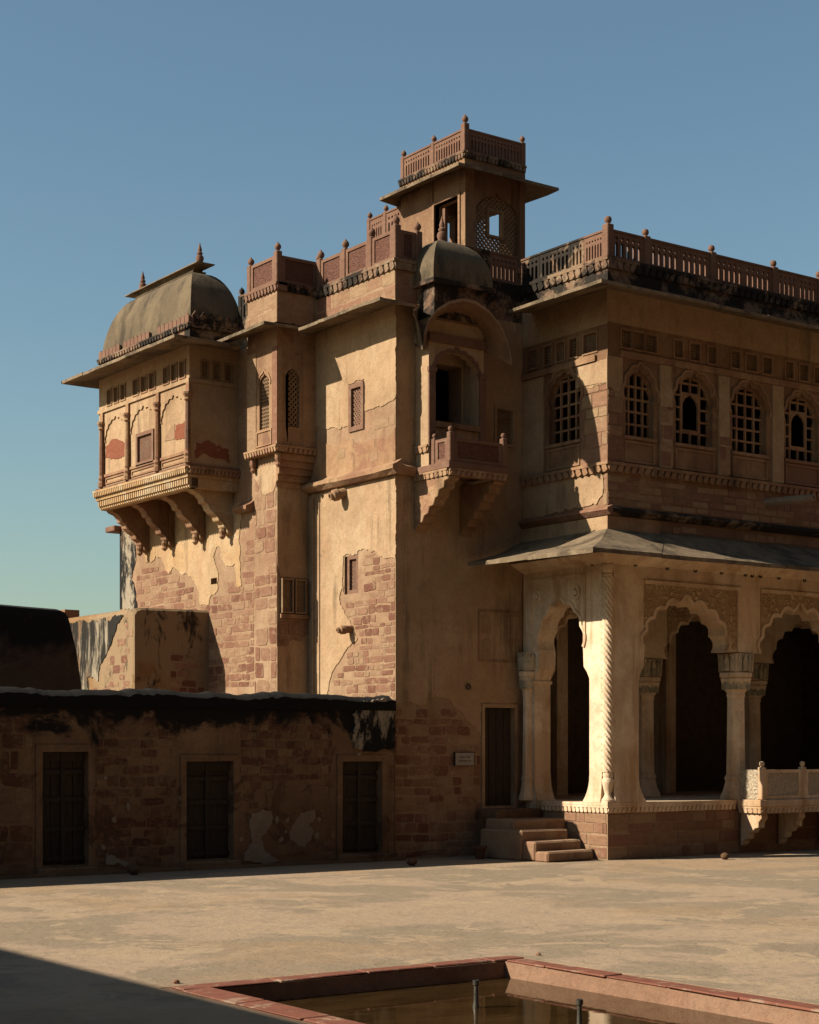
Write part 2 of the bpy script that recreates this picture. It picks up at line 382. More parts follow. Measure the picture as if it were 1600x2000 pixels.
# ------------------------------------------------------------------ shared builders
def make_stones():
    res = []
    for k in range(16):
        ring = []; j = lambda q=.035: R.uniform(-q, q)
        for cx, cz in ((-1, -1), (1, -1), (1, 1), (-1, 1)):
            c1, c2 = R.uniform(.03, .16), R.uniform(.05, .26)
            pa, pb = (cx * (.5 - c1) , cz * .5), (cx * .5, cz * (.5 - c2))
            ring += [pa, pb] if cx * cz < 0 else [pb, pa]
        ring = [(x + j(), z + j(.05)) for x, z in ring]
        n = len(ring)
        vs = [(x, .6, z) for x, z in ring] + [(x, -.70, z) for x, z in ring] + [(x * R.uniform(.95, .985), -1 + R.uniform(0, .3), z * R.uniform(.92, .97)) for x, z in ring]
        fs = [(a * n + i, a * n + (i + 1) % n, (a + 1) * n + (i + 1) % n, (a + 1) * n + i) for a in range(2) for i in range(n)]
        vs.append((R.uniform(-.15, .15), -1.0, R.uniform(-.1, .1))); fs += [(2 * n + i, 2 * n + (i + 1) % n, 3 * n) for i in range(n)]
        me = bpy.data.meshes.new('stone'); me.from_pydata(vs, [], fs)
        bm = bmesh.new(); bm.from_mesh(me); bmesh.ops.recalc_face_normals(bm, faces=bm.faces); bm.to_mesh(me); bm.free()
        res.append(me)
    return res
def make_blocks():
    res = []
    for k in range(6):
        j = lambda: R.uniform(-.025, .025)
        q = [(-.49 + j(), -.48 + j()), (.49 + j(), -.48 + j()), (.49 + j(), .48 + j()), (-.49 + j(), .48 + j())]
        vs = [(x, .6, z) for x, z in q] + [(x, -.5, z) for x, z in q] + [(x * .96, -1 + R.uniform(0, .2), z * .93) for x, z in q]
        fs = [(a * 4 + i, a * 4 + (i + 1) % 4, a * 4 + 4 + (i + 1) % 4, a * 4 + 4 + i) for a in range(2) for i in range(4)] + [(8, 9, 10, 11)]
        me = bpy.data.meshes.new('stone'); me.from_pydata(vs, [], fs)
        bm = bmesh.new(); bm.from_mesh(me); bmesh.ops.recalc_face_normals(bm, faces=bm.faces); bm.to_mesh(me); bm.free()
        res.append(me)
    return res
STONES = make_stones(); BLOCKS = make_blocks(); _mc = {}
def stone_mesh(lst, i, mat):
    k = (id(lst), i, mat.name)
    if k not in _mc:
        m = lst[i].copy(); m.materials.append(mat); _mc[k] = m
    return _mc[k]
COUNT = {}
def masonry(parent, fr, facing, regions, holes=(), course=(.13, .2), width=(.2, .5), mat='stone', proud=(.012, .03), gap=.03, lst=None, keep=1.0, joint=1.0):
    lst = STONES if lst is None else lst
    for reg in regions:
        a0 = min(p[0] for p in reg); a1 = max(p[0] for p in reg); b0 = min(p[1] for p in reg); b1 = max(p[1] for p in reg)
        z = b0
        while z < b1 - .04:
            h = R.uniform(*course)
            if z + h > b1: h = b1 - z
            a = a0 - R.uniform(0, .2)
            while a < a1:
                wd = R.uniform(*width) * (1.0 if R.random() > .2 else .55)
                ca, cb = a + wd / 2, z + h / 2
                lo, hi = max(a, a0), min(a + wd, a1)
                ok = hi - lo > .07 and h > .05 and inside(((lo + hi) / 2, cb), reg) and R.random() < keep
                if ok:
                    for hl in holes:
                        for pa in (lo, (lo + hi) / 2, hi):
                            for pb in (z + .02, cb, z + h - .02):
                                if inside((pa, pb), hl): ok = False
                if ok and COUNT.get(parent, 0) < 298:
                    COUNT[parent] = COUNT.get(parent, 0) + 1
                    i = R.randrange(len(lst)); dp = R.uniform(*proud)
                    o = link(stone_mesh(lst, i, M[mat]), 'stone', fr((lo + hi) / 2, cb + R.uniform(-.012, .012), 0), parent)
                    fl = R.choice((-1, 1)); hh = (h - gap * joint * .8) * R.uniform(.84, 1.06)
                    o.scale = ((hi - lo - gap * joint * .8), dp * .45, hh)
                    o.rotation_euler = (0, 0, -math.pi / 2 if facing == 'u' else 0)
                    if lst is STONES: o.rotation_euler.rotate_axis('Y', R.uniform(-.06, .06))
                a += wd
            z += h
def cusped(a0, a1, zs, za, n=9, bulge=.30, seg=5):
    """multifoil arch line from the left springing over the crown to the right springing"""
    m = (a0 + a1) / 2; wd = (a1 - a0) / 2; hh = za - zs; cp = []
    for i in range(n + 1):
        t = math.pi * (1 - i / n); x = math.cos(t); y = math.sin(t) ** .85 if 0 < i < n else 0
        y = y * .90 + .10 * (1 - abs(x)); cp.append((m + wd * x, zs + hh * .93 * y))
    pts = []
    for i in range(n):
        p, q = cp[i], cp[i + 1]; L = math.dist(p, q); nx, ny = -(q[1] - p[1]) / L, (q[0] - p[0]) / L
        for k in range(seg):
            t = k / seg; b = math.sin(math.pi * t) * bulge * L
            if i == n // 2 and n % 2: b = (math.sin(math.pi * t) * .25 + max(0, 1 - abs(t - .5) * 3.2) * .35) * L * .8
            pts.append((p[0] + (q[0] - p[0]) * t + nx * b, p[1] + (q[1] - p[1]) * t + ny * b))
    pts.append(cp[-1]); return pts
def opening(a0, a1, z0, zs, za, n=9, **k): return [(a1, z0), (a0, z0)] + [p for p in cusped(a0, a1, zs, za, n, **k)]
def finial(mb, c, s=1.0):
    s *= .8; return mb.lathe(c, [(.055 * s, 0), (.04 * s, .03 * s), (.075 * s, .07 * s), (.085 * s, .11 * s), (.07 * s, .16 * s), (.03 * s, .20 * s), (.008 * s, .235 * s)], 10)
def ball(mb, c, s=1.0):
    s *= .7; return mb.lathe(c, [(.05 * s, 0), (.045 * s, .03 * s), (.07 * s, .06 * s), (.08 * s, .10 * s), (.065 * s, .15 * s), (.02 * s, .175 * s)], 10)
def kalash(mb, c, s=1.0):
    return mb.lathe(c, [(.11 * s, 0), (.085 * s, .05 * s), (.10 * s, .1 * s), (.12 * s, .17 * s), (.10 * s, .24 * s), (.06 * s, .26 * s), (.085 * s, .3 * s), (.085 * s, .33 * s), (.055 * s, .36 * s), (.065 * s, .42 * s), (.04 * s, .5 * s), (.008 * s, .62 * s)], 10)
def circ(a, b, r, n=8): return [(a + r * math.cos(2 * math.pi * i / n), b + r * math.sin(2 * math.pi * i / n)) for i in range(n)]
def post(parent, fr, a, z0, z1, mat, wd=.13, fin='bud', d=0.0, name='post'):
    mb = MB(); mb.fbox(fr, a - wd / 2, a + wd / 2, z0, z1, d - wd / 2, d + wd / 2)
    o = mb.build(name, mat, parent, bevel=.012)
    f = MB(); c = fr(a, z1 - .004, d)
    (finial if fin == 'bud' else ball)(f, c, wd / .13 * (1.0 if fin == 'bud' else 1.05)); f.build('finial', mat, o, smooth=True); return o
def pierced(parent, fr, a0, a1, z0, z1, mat, n=None, th=.07, d=0.0, slot=.5):
    L = a1 - a0; h = z1 - z0; n = n or max(3, int(round(L / .155))); p = (L - .08) / n; hs = []
    for i in range(n):
        c = a0 + .04 + p * (i + .5)
        hs.append([(c - p * slot / 2, z0 + .14 * h), (c + p * slot / 2, z0 + .14 * h), (c + p * slot / 2, z0 + .60 * h), (c, z0 + .66 * h), (c - p * slot / 2, z0 + .60 * h)])
        hs.append(circ(c, z0 + .79 * h, min(p * .27, .05)))
    mb = MB(); mb.plate(fr, rect(a0, a1, z0, z1), d - th / 2, d + th / 2, hs)
    mb.fbox(fr, a0, a1, z1 - .001, z1 + .035, d - th / 2 - .018, d + th / 2 + .018)
    return mb.build('pierced_panel', mat, parent)
def solidpanel(parent, fr, a0, a1, z0, z1, mat, inmat, d=0.0, th=.09):
    mb = MB(); mg = .075
    mb.plate(fr, rect(a0, a1, z0, z1), d - th / 2, d + th / 2, [rect(a0 + mg, a1 - mg, z0 + mg, z1 - mg * .8)])
    o = mb.build('panel_frame', mat, parent)
    q = MB(); q.fbox(fr, a0 + mg - .004, a1 - mg + .004, z0 + mg - .004, z1 - mg * .8 + .004, d - th / 2 + .022, d + th / 2 - .02)
    q.build('carved_panel', inmat, o); return o
def leafband(parent, fr, a0, a1, z0, z1, mat, proj=.07, pitch=.12, name='leaf_moulding', dep=.02):
    mb = MB(); h = z1 - z0
    mb.fbox(fr, a0, a1, z1 - .3 * h, z1, -proj, dep); mb.fbox(fr, a0, a1, z0, z1 - .3 * h - .002, -proj * .45, dep)
    n = max(1, int((a1 - a0) / pitch)); p = (a1 - a0) / n
    for i in range(n):
        a = a0 + i * p
        mb.plate(fr, [(a + .05 * p, z0 + .16 * h), (a + .35 * p, z0 - .03 * h), (a + .68 * p, z0 + .12 * h), (a + .95 * p, z1 - .32 * h), (a + .3 * p, z1 - .32 * h)], -proj * .92, -proj * .44)
    return mb.build(name, mat, parent)
def lattice(parent, fr, a0, a1, b0, b1, mat, pitch=.075, bar=.022, d0=.05, d1=.085, diag=True, name='lattice'):
    mb = MB(); L = a1 - a0; h = b1 - b0
    if diag:
        k = -h
        while k < L:
            for sg in (1, -1):
                pts = []
                # line a = a0 + k + t, b = b0 + t (or mirrored)
                t0 = max(0, -k); t1 = min(h, L - k)
                if t1 - t0 > .01:
                    p = (a0 + k + t0, b0 + t0); q = (a0 + k + t1, b0 + t1)
                    if sg < 0: p = (a1 - k - t0, p[1]); q = (a1 - k - t1, q[1])
                    mb.bar(fr, p, q, bar, d0 + (.006 if sg < 0 else 0), d1)
            k += pitch
    else:
        n = max(2, round(L / pitch)); m = max(2, round(h / pitch))
        for i in range(1, n): mb.fbox(fr, a0 + L * i / n - bar / 2, a0 + L * i / n + bar / 2, b0, b1, d0, d1)
        for i in range(1, m): mb.fbox(fr, a0, a1, b0 + h * i / m - bar / 2, b0 + h * i / m + bar / 2, d0 + .006, d1)
    return mb.build(name, mat, parent)
def frame(parent, fr, a0, a1, b0, b1, wd, mat, d0=-.04, d1=.12, name='window_frame'):
    mb = MB(); mb.plate(fr, rect(a0, a1, b0, b1), d0, d1, [rect(a0 + wd, a1 - wd, b0 + wd, b1 - wd)]); return mb.build(name, mat, parent)
def jali(parent, fr, a0, a1, b0, b1, mat='lattice', wd=.06, pitch=.075, bar=.022, d=0.0, diag=True):
    f = frame(parent, fr, a0, a1, b0, b1, wd, M[mat], d - .03, d + .12, 'window')
    lattice(f, fr, a0 + wd, a1 - wd, b0 + wd, b1 - wd, M[mat], pitch, bar, d + .02, d + .06, diag); return f
def eave(parent, ins, outs, th=.07, slabs=1.1, mat='eave', jz=.012, sag=0.0, name='eave_slab'):
    """sloping stone eave: matching inner and outer polylines, laid as separate slabs"""
    for i in range(len(ins) - 1):
        A, B, C, D = Vector(ins[i]), Vector(ins[i + 1]), Vector(outs[i]), Vector(outs[i + 1])
        n = max(1, round(((B - A).length + (D - C).length) / 2 / slabs))
        for k in range(n):
            t0, t1 = k / n, (k + 1) / n; e = .0015 / max(.2, (D - C).length); dz = R.uniform(-jz, jz)
            rows = []
            for s in (0, .5, 1):
                row = []
                for t in (t0 + e, t0 + (t1 - t0) * .33, t0 + (t1 - t0) * .67, t1 - e):
                    p = A.lerp(B, t); q = C.lerp(D, t); r_ = p.lerp(q, s)
                    r_.z += (dz + R.uniform(-jz, jz) * .5) * s - sag * math.sin(math.pi * s)
                    if s == 1: r_ += (q - p).normalized() * R.uniform(-.012, .012)
                    row.append(tuple(r_))
                rows.append(row)
            MB().slab(rows, th).build(name, M[mat], parent, jit=.002)
def cloister(u0, u1, v0, v1, z0, z1, iu, iv, n=12, pw=.52, seg=6):
    """curved roof over a rectangle: rings drawn in towards the ridge"""
    rings = []
    for j in range(n + 1):
        t = j / n; z = z0 + (z1 - z0) * math.sin(t * math.pi / 2) ** (1 / (2 * pw)); s = 1 - math.cos(t * math.pi / 2)
        a, b, c, d = u0 + iu * s, u1 - iu * s, v0 + iv * s, v1 - iv * s; r = []
        cs = [(a, c), (b, c), (b, d), (a, d)]
        for i in range(4):
            p, q = cs[i], cs[(i + 1) % 4]
            for k in range(seg): r.append((p[0] + (q[0] - p[0]) * k / seg, p[1] + (q[1] - p[1]) * k / seg, z))
        rings.append(r)
    return rings
def spout(parent, c, dirv, L, r, mat):
    d = Vector(dirv).normalized(); q = d.to_track_quat('Z', 'Y'); mb = MB(); prof = [(r, 0), (r, L * .5), (r * 1.2, L * .55), (r * 1.15, L * .8), (r * .8, L * .85), (r * .8, L), (r * .5, L), (r * .45, L * .7)]
    vs = []; n = 10
    rs = [[tuple(Vector(c) + q @ Vector((rr * math.cos(2 * math.pi * i / n), rr * math.sin(2 * math.pi * i / n), z))) for i in range(n)] for rr, z in prof]
    mb.rings(rs); return mb.build('waterspout', M[mat], parent, smooth=True)

# ------------------------------------------------------------------ setting: courtyard, pool, water
V2, U2, V3, U3, V5 = 2.459, -3.04, 5.423, -3.79, 12.32
VB1, UB, VB2 = 6.944, -4.907, 11.08
PU0, PU1, PV0, PV1 = -14.12, -10.86, -20.5, -10.42          # inner edge of the pool
def kind(o, k): o['kind'] = k; return o
g = MB(); E_ = 700
g.plate(FZ(0), rect(-E_, E_, -E_, E_), 0, .02, [rect(PU0 - .3, PU1 + .3, PV0 - .3, PV1 + .3)])
kind(g.build('ground', M['ground']), 'structure')
b = MB()
b.box(PU0 - .299, PU0, PV0, PV1, -.6, -.004); b.box(PU1, PU1 + .299, PV0, PV1, -.6, -.004)
b.box(PU0 - .299, PU1 + .299, PV1 + .001, PV1 + .299, -.6, -.004); b.box(PU0 - .299, PU1 + .299, PV0 - .299, PV0 - .001, -.6, -.004)
b.box(PU0 - .29, PU1 + .29, PV0 - .29, PV1 + .29, -.7, -.601)
basin = kind(b.build('pool_basin', M['poolwall']), 'structure')
kind(MB().box(PU0 + .002, PU1 - .002, PV0 + .002, PV1 - .002, -.40, -.155).build('water', M['water']), 'structure')
def kerbs(fr, a0, a1, d0, d1, zt, vertical):
    a = a0
    while a < a1 - .05:
        L = min(R.uniform(.7, 1.0), a1 - a)
        if a1 - a - L < .3: L = a1 - a
        mb = MB(); g_ = .008
        x0, x1 = (d0, d1) if vertical else (a + g_, a + L - g_); y0, y1 = (a + g_, a + L - g_) if vertical else (d0, d1)
        mb.box(x0 + R.uniform(-.01, .01), x1, y0 + R.uniform(-.01, .01), y1, -.003, zt + R.uniform(-.002, .002))
        mb.build('kerb_stone', M['kerb'], basin, bevel=.010, jit=.005); a += L
kerbs(None, PV0, PV1, PU0 - .24, PU0 + .025, .014, True)
kerbs(None, PV0, PV1 - .03, PU1 - .02, PU1 + .2, .014, True)
kerbs(None, PU0 - .24, PU1 + .26, PV1 + .008, PV1 + .22, .016, False)
for k, (x, y) in enumerate(((930, 1968), (1132, 2010))):
    c = P(x, y, z=-.155)
    t = thing('fountain_pipe', (c[0], c[1], -.4), ('bronze fountain pipe standing in the pool, by the far red kerb', 'bronze fountain pipe standing in mid pool, farther from the far red kerb')[k], 'fountain', 'fountain pipes in the pool')
    p = MB().lathe((c[0], c[1], -.4), [(.03, 0), (.03, .26), (.024, .285), (.021, .36), (.019, .435)], 12).build('pipe', M['pipe'], t, smooth=True)
    MB().lathe((c[0], c[1], .032), [(.018, 0), (.03, .008), (.03, .045), (.02, .05), (.02, .035)], 12).build('nozzle', M['pipe'], p, smooth=True)
# gallery wall behind the photographer's left: casts the shade over the near ground
gw = thing('gallery_wall', (-24.6, -14, 0), 'tall plastered gallery range closing the shaded side of the courtyard', 'wall')
zt = 7.0; ue = -14.40 - 1.40 * zt
MB().box(ue - .6, ue, -60, 2.2, 0, zt - .25).build('wall', M['plaster'], gw)
MB().box(ue - .7, ue, -60.1, 2.3, zt - .249, zt).build('coping', M['red'], gw)
# unseen range added behind the camera, tall and dark to cut sky light
cr_ = thing('sky_blocking_range', (0, -31, 0), 'unseen tall dark red sandstone range added opposite the arcade to block sky light', 'building')
MB().box(-23.4, 60, -31, -28, 0, 28).build('wall', M['red_dark'], cr_)
MB().box(-23.4, 60, -31, -27.2, 28.001, 28.2).build('eave', M['red_dark'], cr_)
for k in range(14): MB().box(-21 + k * 4.4, -19.4 + k * 4.4, -27.999, -27.9, 6, 9).build('window', M['dark_inside'], cr_)  # dark panels on the front of the added sky-blocking range
# ------------------------------------------------------------------ wing with the arcade (near corner at u=0, v=0)
wing = thing('palace_wing', (3, 1.2, 0), 'two-storey sandstone wing with scalloped arcade below barred arched windows', 'building')
UE = 11.6
fu, fv = FU(0), FV(0)
ZP = 1.05                                                       # veranda floor
# plinth
MB().box(.002, UE, .002, 5.6, 0, ZP - .05).build('plinth', M['mortar'], wing)
MB().box(-.05, UE + .03, -.05, 5.6, ZP - .049, ZP).build('veranda_floor', M['stucco'], wing)
masonry(wing, fu, 'u', [rect(.02, 1.3, .0, .86)], course=(.17, .26), width=(.35, .75), mat='ashlar', lst=BLOCKS, gap=.02)
masonry(wing, fv, 'v', [rect(.02, 3.6, .0, .86)], course=(.17, .26), width=(.3, .7), mat='ashlar', lst=BLOCKS, gap=.02)
masonry(wing, fv, 'v', [rect(3.6, 6.4, .0, .86)], course=(.2, .3), width=(.4, .8), mat='ashlar', lst=BLOCKS, gap=.02)
leafband(wing, fu, -.05, 2.3, .865, 1.0, M['stucco'], .045, .11, 'plinth_moulding')
leafband(wing, fv, .0, 3.35, .865, 1.0, M['stucco'], .045, .11, 'plinth_moulding')
# arcade walls: pier, arches, beam
ZS, ZA, ZT = 3.93, 4.86, 5.95
cols = [3.59, 6.82, 10.05]
arches = [(.93, 3.10), (4.08, 6.33), (7.31, 9.56)]
def arcwall(fr, a0, a1, zb, ar, pier, d0, d1, mat, name, parent, n=9):
    pts = [(a0, zb if pier else ZS)]
    if not pier: pass
    pts = [(a0, ZT), (a0, zb if pier else ZS)]
    if pier: pts += [(.78, zb), (.78, 3.35), (.84, 3.48), (.91, 3.58)]
    for l, r in ar: pts += cusped(l, r, ZS, ZA, n)
    pts += [(a1, ZS), (a1, ZT)]
    return MB().plate(fr, pts, d0, d1).build(name, mat, parent)
arcwall(fv, .16, UE, ZP, arches, True, 0, .42, M['stucco'], 'arcade_wall', wing)
# carved spandrels, standing frames round them and the raised lip of each arch
for l, r in arches:
    sp0, sp1 = l - .02, r + .3
    ln = [(a, z) for a, z in cusped(l - .06, r + .06, ZS, ZA + .07, 9)]
    MB().plate(fv, [(sp0, 5.13), (sp0, ZS + .02)] + [p for p in ln if sp0 < p[0] < sp1 and p[1] > ZS + .02] + [(sp1, ZS + .02), (sp1, 5.13)], -.012, -.001).build('carved_spandrel', M['carved'], wing)
    MB().band(fv, cusped(l - .03, r + .03, ZS, ZA + .04, 9), .07, -.026, -.0005).build('arch_lip', M['stucco'], wing)
    q = MB(); q.fbox(fv, sp0 - .0, sp1 + .1, 5.13, 5.20, -.05, -.001); q.fbox(fv, sp1 + .0, sp1 + .09, ZS, 5.129, -.04, -.001); q.build('spandrel_frame', M['stucco'], wing)
# side arch (u = 0) between the corner pier and the tower
sa = (.68, 1.93)
pts = [(.16, ZT), (.16, ZP), (.5, ZP), (.5, 3.35), (.57, 3.48), (.66, 3.58)] + cusped(sa[0], sa[1], ZS + .02, ZA, 7, bulge=.2) + [(1.95, 3.58), (2.03, 3.48), (2.08, 3.36), (2.08, ZP), (V2 - .03, ZP), (V2 - .03, ZT)]
MB().plate(fu, pts, 0, .4).build('arcade_wall', M['stucco'], wing)
MB().band(fu, cusped(sa[0] - .02, sa[1] + .04, ZS + .02, ZA + .05, 7, bulge=.2), .06, -.026, -.0005).build('arch_lip', M['stucco'], wing)
q = MB(); q.fbox(fu, .66, 2.2, 5.27, 5.32, -.03, -.001); q.fbox(fu, 2.15, 2.2, 3.6, 5.269, -.03, -.001); q.fbox(fu, .60, .659, 4.0, 5.32, -.02, -.001); q.build('spandrel_frame', M['stucco'], wing)
for a in (.86, 1.98):
    mb = MB()
    for i in range(9):
        t = 2 * math.pi * i / 9; mb.plate(fu, circ(a + .09 * math.cos(t), 4.98 + .11 * math.sin(t), .04, 7), -.03, -.001)
    mb.plate(fu, circ(a, 4.98, .05, 8), -.045, -.001); mb.build('carved_rosette', M['stucco'], wing)
# corner: set-back quoin with the twisted column
MB().box(.12, .42, .12, .42, ZP, ZT - .002).build('corner_pier', M['stucco'], wing)
tw = MB(); rs = []; n = 48; zc0, zc1 = 1.62, 5.22
for j in range(301):
    t = j / 300; r = []
    for i in range(n):
        a = 2 * math.pi * i / n; rr = .106 + .012 * math.cos(a * 8 + t * 188)
        r.append((.085 + rr * math.cos(a), .085 + rr * math.sin(a), zc0 + (zc1 - zc0) * t))
    rs.append(r)
tw.rings(rs); twc = tw.build('twisted_column', M['stucco'], wing, smooth=True)
MB().lathe((.085, .085, ZP), [(.12, 0), (.12, .06), (.085, .10), (.06, .16), (.085, .25), (.11, .36), (.115, .42), (.09, .46), (.1, .5), (.088, .575)], 14).build('base', M['stucco'], twc, smooth=True)
MB().lathe((.085, .085, 5.215), [(.088, 0), (.11, .04), (.09, .07), (.11, .12), (.125, .22), (.10, .26), (.13, .30)], 10).build('capital', M['stucco'], twc)
MB().box(0.0, .16, 0.0, .16, 5.52, ZT - .003).build('corner_block', M['stucco'], wing)
MB().box(-.03, .155, -.03, .155, ZP, ZP + .03).build('corner_block', M['stucco'], wing)
# pier feet
def flare(fr, a0, a1, da0, da1, d0, d1, z0, z1, name='pier_base'):
    rows = []
    for j in range(6):
        t = j / 5; f = (1 - t) ** 2.2; z = z0 + (z1 - z0) * t
        rows.append([fr(a0 - da0 * f, z, d0 - .04 * f), fr(a1 + da1 * f, z, d0 - .04 * f), fr(a1 + da1 * f, z, d1), fr(a0 - da0 * f, z, d1)])
    return MB().rings(rows).build(name, M['stucco'], wing)
flare(fv, .16, .78, 0, .16, -.003, .43, ZP + .002, 1.55)
flare(fu, .16, .5, 0, .15, -.003, .41, ZP + .002, 1.55)
def column(x, y, z1=3.17, w_=.19, parent=wing, half=False):
    c = MB(); n = 8; rot = math.pi / 8
    c.lathe((x, y, ZP + .48), [(w_ * 1.04, 0), (w_ * .98, .7), (w_ * .93, z1 - ZP - .60), (w_ * 1.03, z1 - ZP - .56), (w_ * 1.0, z1 - ZP - .50)], n, rot)
    col = c.build('column', M['stucco'], parent)
    MB().lathe((x, y, ZP + .002), [(w_ * 1.75, 0), (w_ * 1.7, .07), (w_ * 1.42, .16), (w_ * 1.22, .30), (w_ * 1.14, .36), (w_ * 1.25, .39), (w_ * 1.25, .43), (w_ * 1.08, .477)], n, rot).build('base', M['stucco'], col)
    cp = MB(); z = z1 - .02
    cp.lathe((x, y, z), [(w_ * 1.0, 0), (w_ * 1.25, .05), (w_ * 1.5, .16), (w_ * 1.7, .27), (w_ * 1.55, .29), (w_ * 1.78, .31), (w_ * 1.78, .38), (w_ * 1.6, .4)], n, rot)
    cap = cp.build('capital', M['stucco'], col)
    lv = MB()
    for i in range(16):
        t = 2 * math.pi * (i + .5) / 16; rr = w_ * 1.52
        for zz, k, hh in ((z + .06, .9, .2), (z + .42, 1.06, .33)):
            cx, cy = x + rr * k * math.cos(t), y + rr * k * math.sin(t)
            q = [(-.045, 0), (.045, 0), (.05, hh * .6), (0, hh), (-.05, hh * .6)]
            tx, ty = -math.sin(t), math.cos(t); ox, oy = math.cos(t), math.sin(t)
            vs = [(cx + tx * a + ox * (.012 + b * .07), cy + ty * a + oy * (.012 + b * .07), zz + b) for a, b in q] + [(cx + tx * a - ox * .03, cy + ty * a - oy * .03, zz + b) for a, b in q]
            lv.add(vs, [(0, 1, 2, 3, 4), (9, 8, 7, 6, 5)] + [(i_, (i_ + 1) % 5, (i_ + 1) % 5 + 5, i_ + 5) for i_ in range(5)])
    lv.build('lotus_leaves', M['green'], col)
    MB().lathe((x, y, z + .401), [(w_ * 1.75, 0), (w_ * 1.85, .36)], 4, math.pi / 4).build('impost', M['stucco'], col)
    return col
for c in cols: column(c, .21)
for c in cols: column(c, 2.76, parent=wing)
column(-.03, 2.25, w_=.105)                                       # respond beside the tower
flare(fu, 2.08, V2 - .04, .14, 0, -.003, .41, ZP + .002, 1.55)
MB().fbox(fu, 2.05, V2 - .04, 3.30, 3.36, -.05, .42).build('impost', M['stucco'], wing)
# inner arcade and dark hall
fi = FV(2.55)
ia = [(.95, 3.12), (4.06, 6.35), (7.29, 9.58)]
ptsi = [(.42, ZT), (.42, ZP), (.8, ZP), (.8, 3.4), (.93, 3.6)] + [q for l, r in ia for q in cusped(l, r, ZS, ZA, 9)] + [(UE, ZS), (UE, ZT)]
MB().plate(fi, ptsi, 0, .4).build('inner_arcade_wall', M['stucco'], wing)
for l, r in ia[:2]:
    MB().plate(fi, [(l - .05, 5.13), (l - .05, ZS + .02)] + [p for p in cusped(l - .06, r + .06, ZS, ZA + .07, 9) if p[1] > ZS + .02] + [(r + .05, ZS + .02), (r + .05, 5.13)], -.012, -.001).build('carved_spandrel', M['carved'], wing)
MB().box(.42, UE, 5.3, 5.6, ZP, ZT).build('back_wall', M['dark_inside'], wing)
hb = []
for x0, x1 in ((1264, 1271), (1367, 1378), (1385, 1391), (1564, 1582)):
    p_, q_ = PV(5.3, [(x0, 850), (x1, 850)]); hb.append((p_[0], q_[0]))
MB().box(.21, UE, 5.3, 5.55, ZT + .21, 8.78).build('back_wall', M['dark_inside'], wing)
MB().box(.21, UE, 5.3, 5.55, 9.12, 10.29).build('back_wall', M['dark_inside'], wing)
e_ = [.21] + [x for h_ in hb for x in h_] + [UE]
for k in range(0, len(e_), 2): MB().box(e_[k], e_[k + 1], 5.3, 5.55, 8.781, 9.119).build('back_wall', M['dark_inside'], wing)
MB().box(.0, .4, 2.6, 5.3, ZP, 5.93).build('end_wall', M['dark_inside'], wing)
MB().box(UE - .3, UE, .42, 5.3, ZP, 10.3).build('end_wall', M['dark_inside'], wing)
for u in (2.4, 5.6):
    MB().box(u, u + .3, 4.2, 5.29, ZP, 5.9).build('hall_pier', M['stucco'], wing)
MB().box(.17, UE, .001, 5.6, ZT + .001, ZT + .2).build('floor_slab', M['dark_inside'], wing)
# iron rings under the lower eave
for i, (x, y) in enumerate([(1240, 1102), (1302, 1109), (1357, 1114), (1408, 1118), (1455, 1122), (1468, 1124), (1484, 1125), (1520, 1128), (1570, 1133)]):
    u, z = PV(0, [(x, y)])[0]; mb = MB()
    mb.band(fv, circ(u, z, .035, 10), .02, -.03, -.012, closed=True); mb.fbox(fv, u - .01, u + .01, z + .03, z + .05, -.028, .01); mb.build('iron_ring', M['iron'], wing)
u_, z_ = PU(0, [(1158, 1101)])[0]; mb = MB(); mb.band(fu, circ(u_, z_, .035, 10), .02, -.03, -.012, closed=True); mb.fbox(fu, u_ - .01, u_ + .01, z_ + .03, z_ + .05, -.028, .01); mb.build('iron_ring', M['iron'], wing)
# lower eave
zi, zo = 6.10, 5.60
eave(wing, [(0.0, V2 - .035, zi - .02), (0, 0, zi), (UE, 0, zi - .02)], [(-1.5, V2 - .20, 5.585), (-1.5, -1.264, 5.515), (UE, -1.264, 5.55)], .075, 1.5, jz=.012, sag=.05)
cov = MB(); cov.add([(-.0005, V2 - .04, zi - .2), (-.35, V2 - .04, 5.62), (-.002, V2 - .04, 5.45), (-.0005, -.0005, zi - .2), (-.35, -.24, 5.62), (-.002, -.0015, 5.45), (UE, -.0005, zi - .2), (UE, -.24, 5.62), (UE, -.0015, 5.45)],
        [(0, 1, 4, 3), (1, 2, 5, 4), (3, 4, 7, 6), (4, 5, 8, 7)]); cov.build('eave_cove', M['stucco'], wing)
# upper storey: walls with window holes
Z0, Z1 = ZT + .2, 10.58
SILL = 7.86
wins_v = [(.447, 1.164, 8.55, 9.12), (1.74, 2.73, 8.62, 9.2), (3.27, 4.24, 8.62, 9.2), (4.80, 5.77, 8.62, 9.2), (6.33, 7.3, 8.62, 9.2), (7.86, 8.83, 8.62, 9.2)]
wins_u = [(.78, 1.66, 8.6, 9.18)]
smallv = []
for (x0, x1, y0, y1) in [(1214, 1233, 633, 662), (1237, 1258, 638, 667), (1262, 1282, 642, 670), (1317, 1333, 651, 681), (1348, 1366, 660, 689), (1383, 1398, 666, 694), (1428, 1445, 674, 702), (1457, 1478, 680, 708), (1490, 1507, 686, 714), (1534, 1549, 697, 722), (1562, 1578, 702, 727), (1590, 1605, 708, 733)]:
    p, q = PV(0, [(x0, (y0 + y1) / 2), (x1, (y0 + y1) / 2)]); smallv.append((p[0], q[0], 9.48, 9.80))
for k in range(6): smallv.append((6.4 + k * .45 + .2 * (k // 3), 6.68 + k * .45 + .2 * (k // 3), 9.48, 9.8))
smallu = []
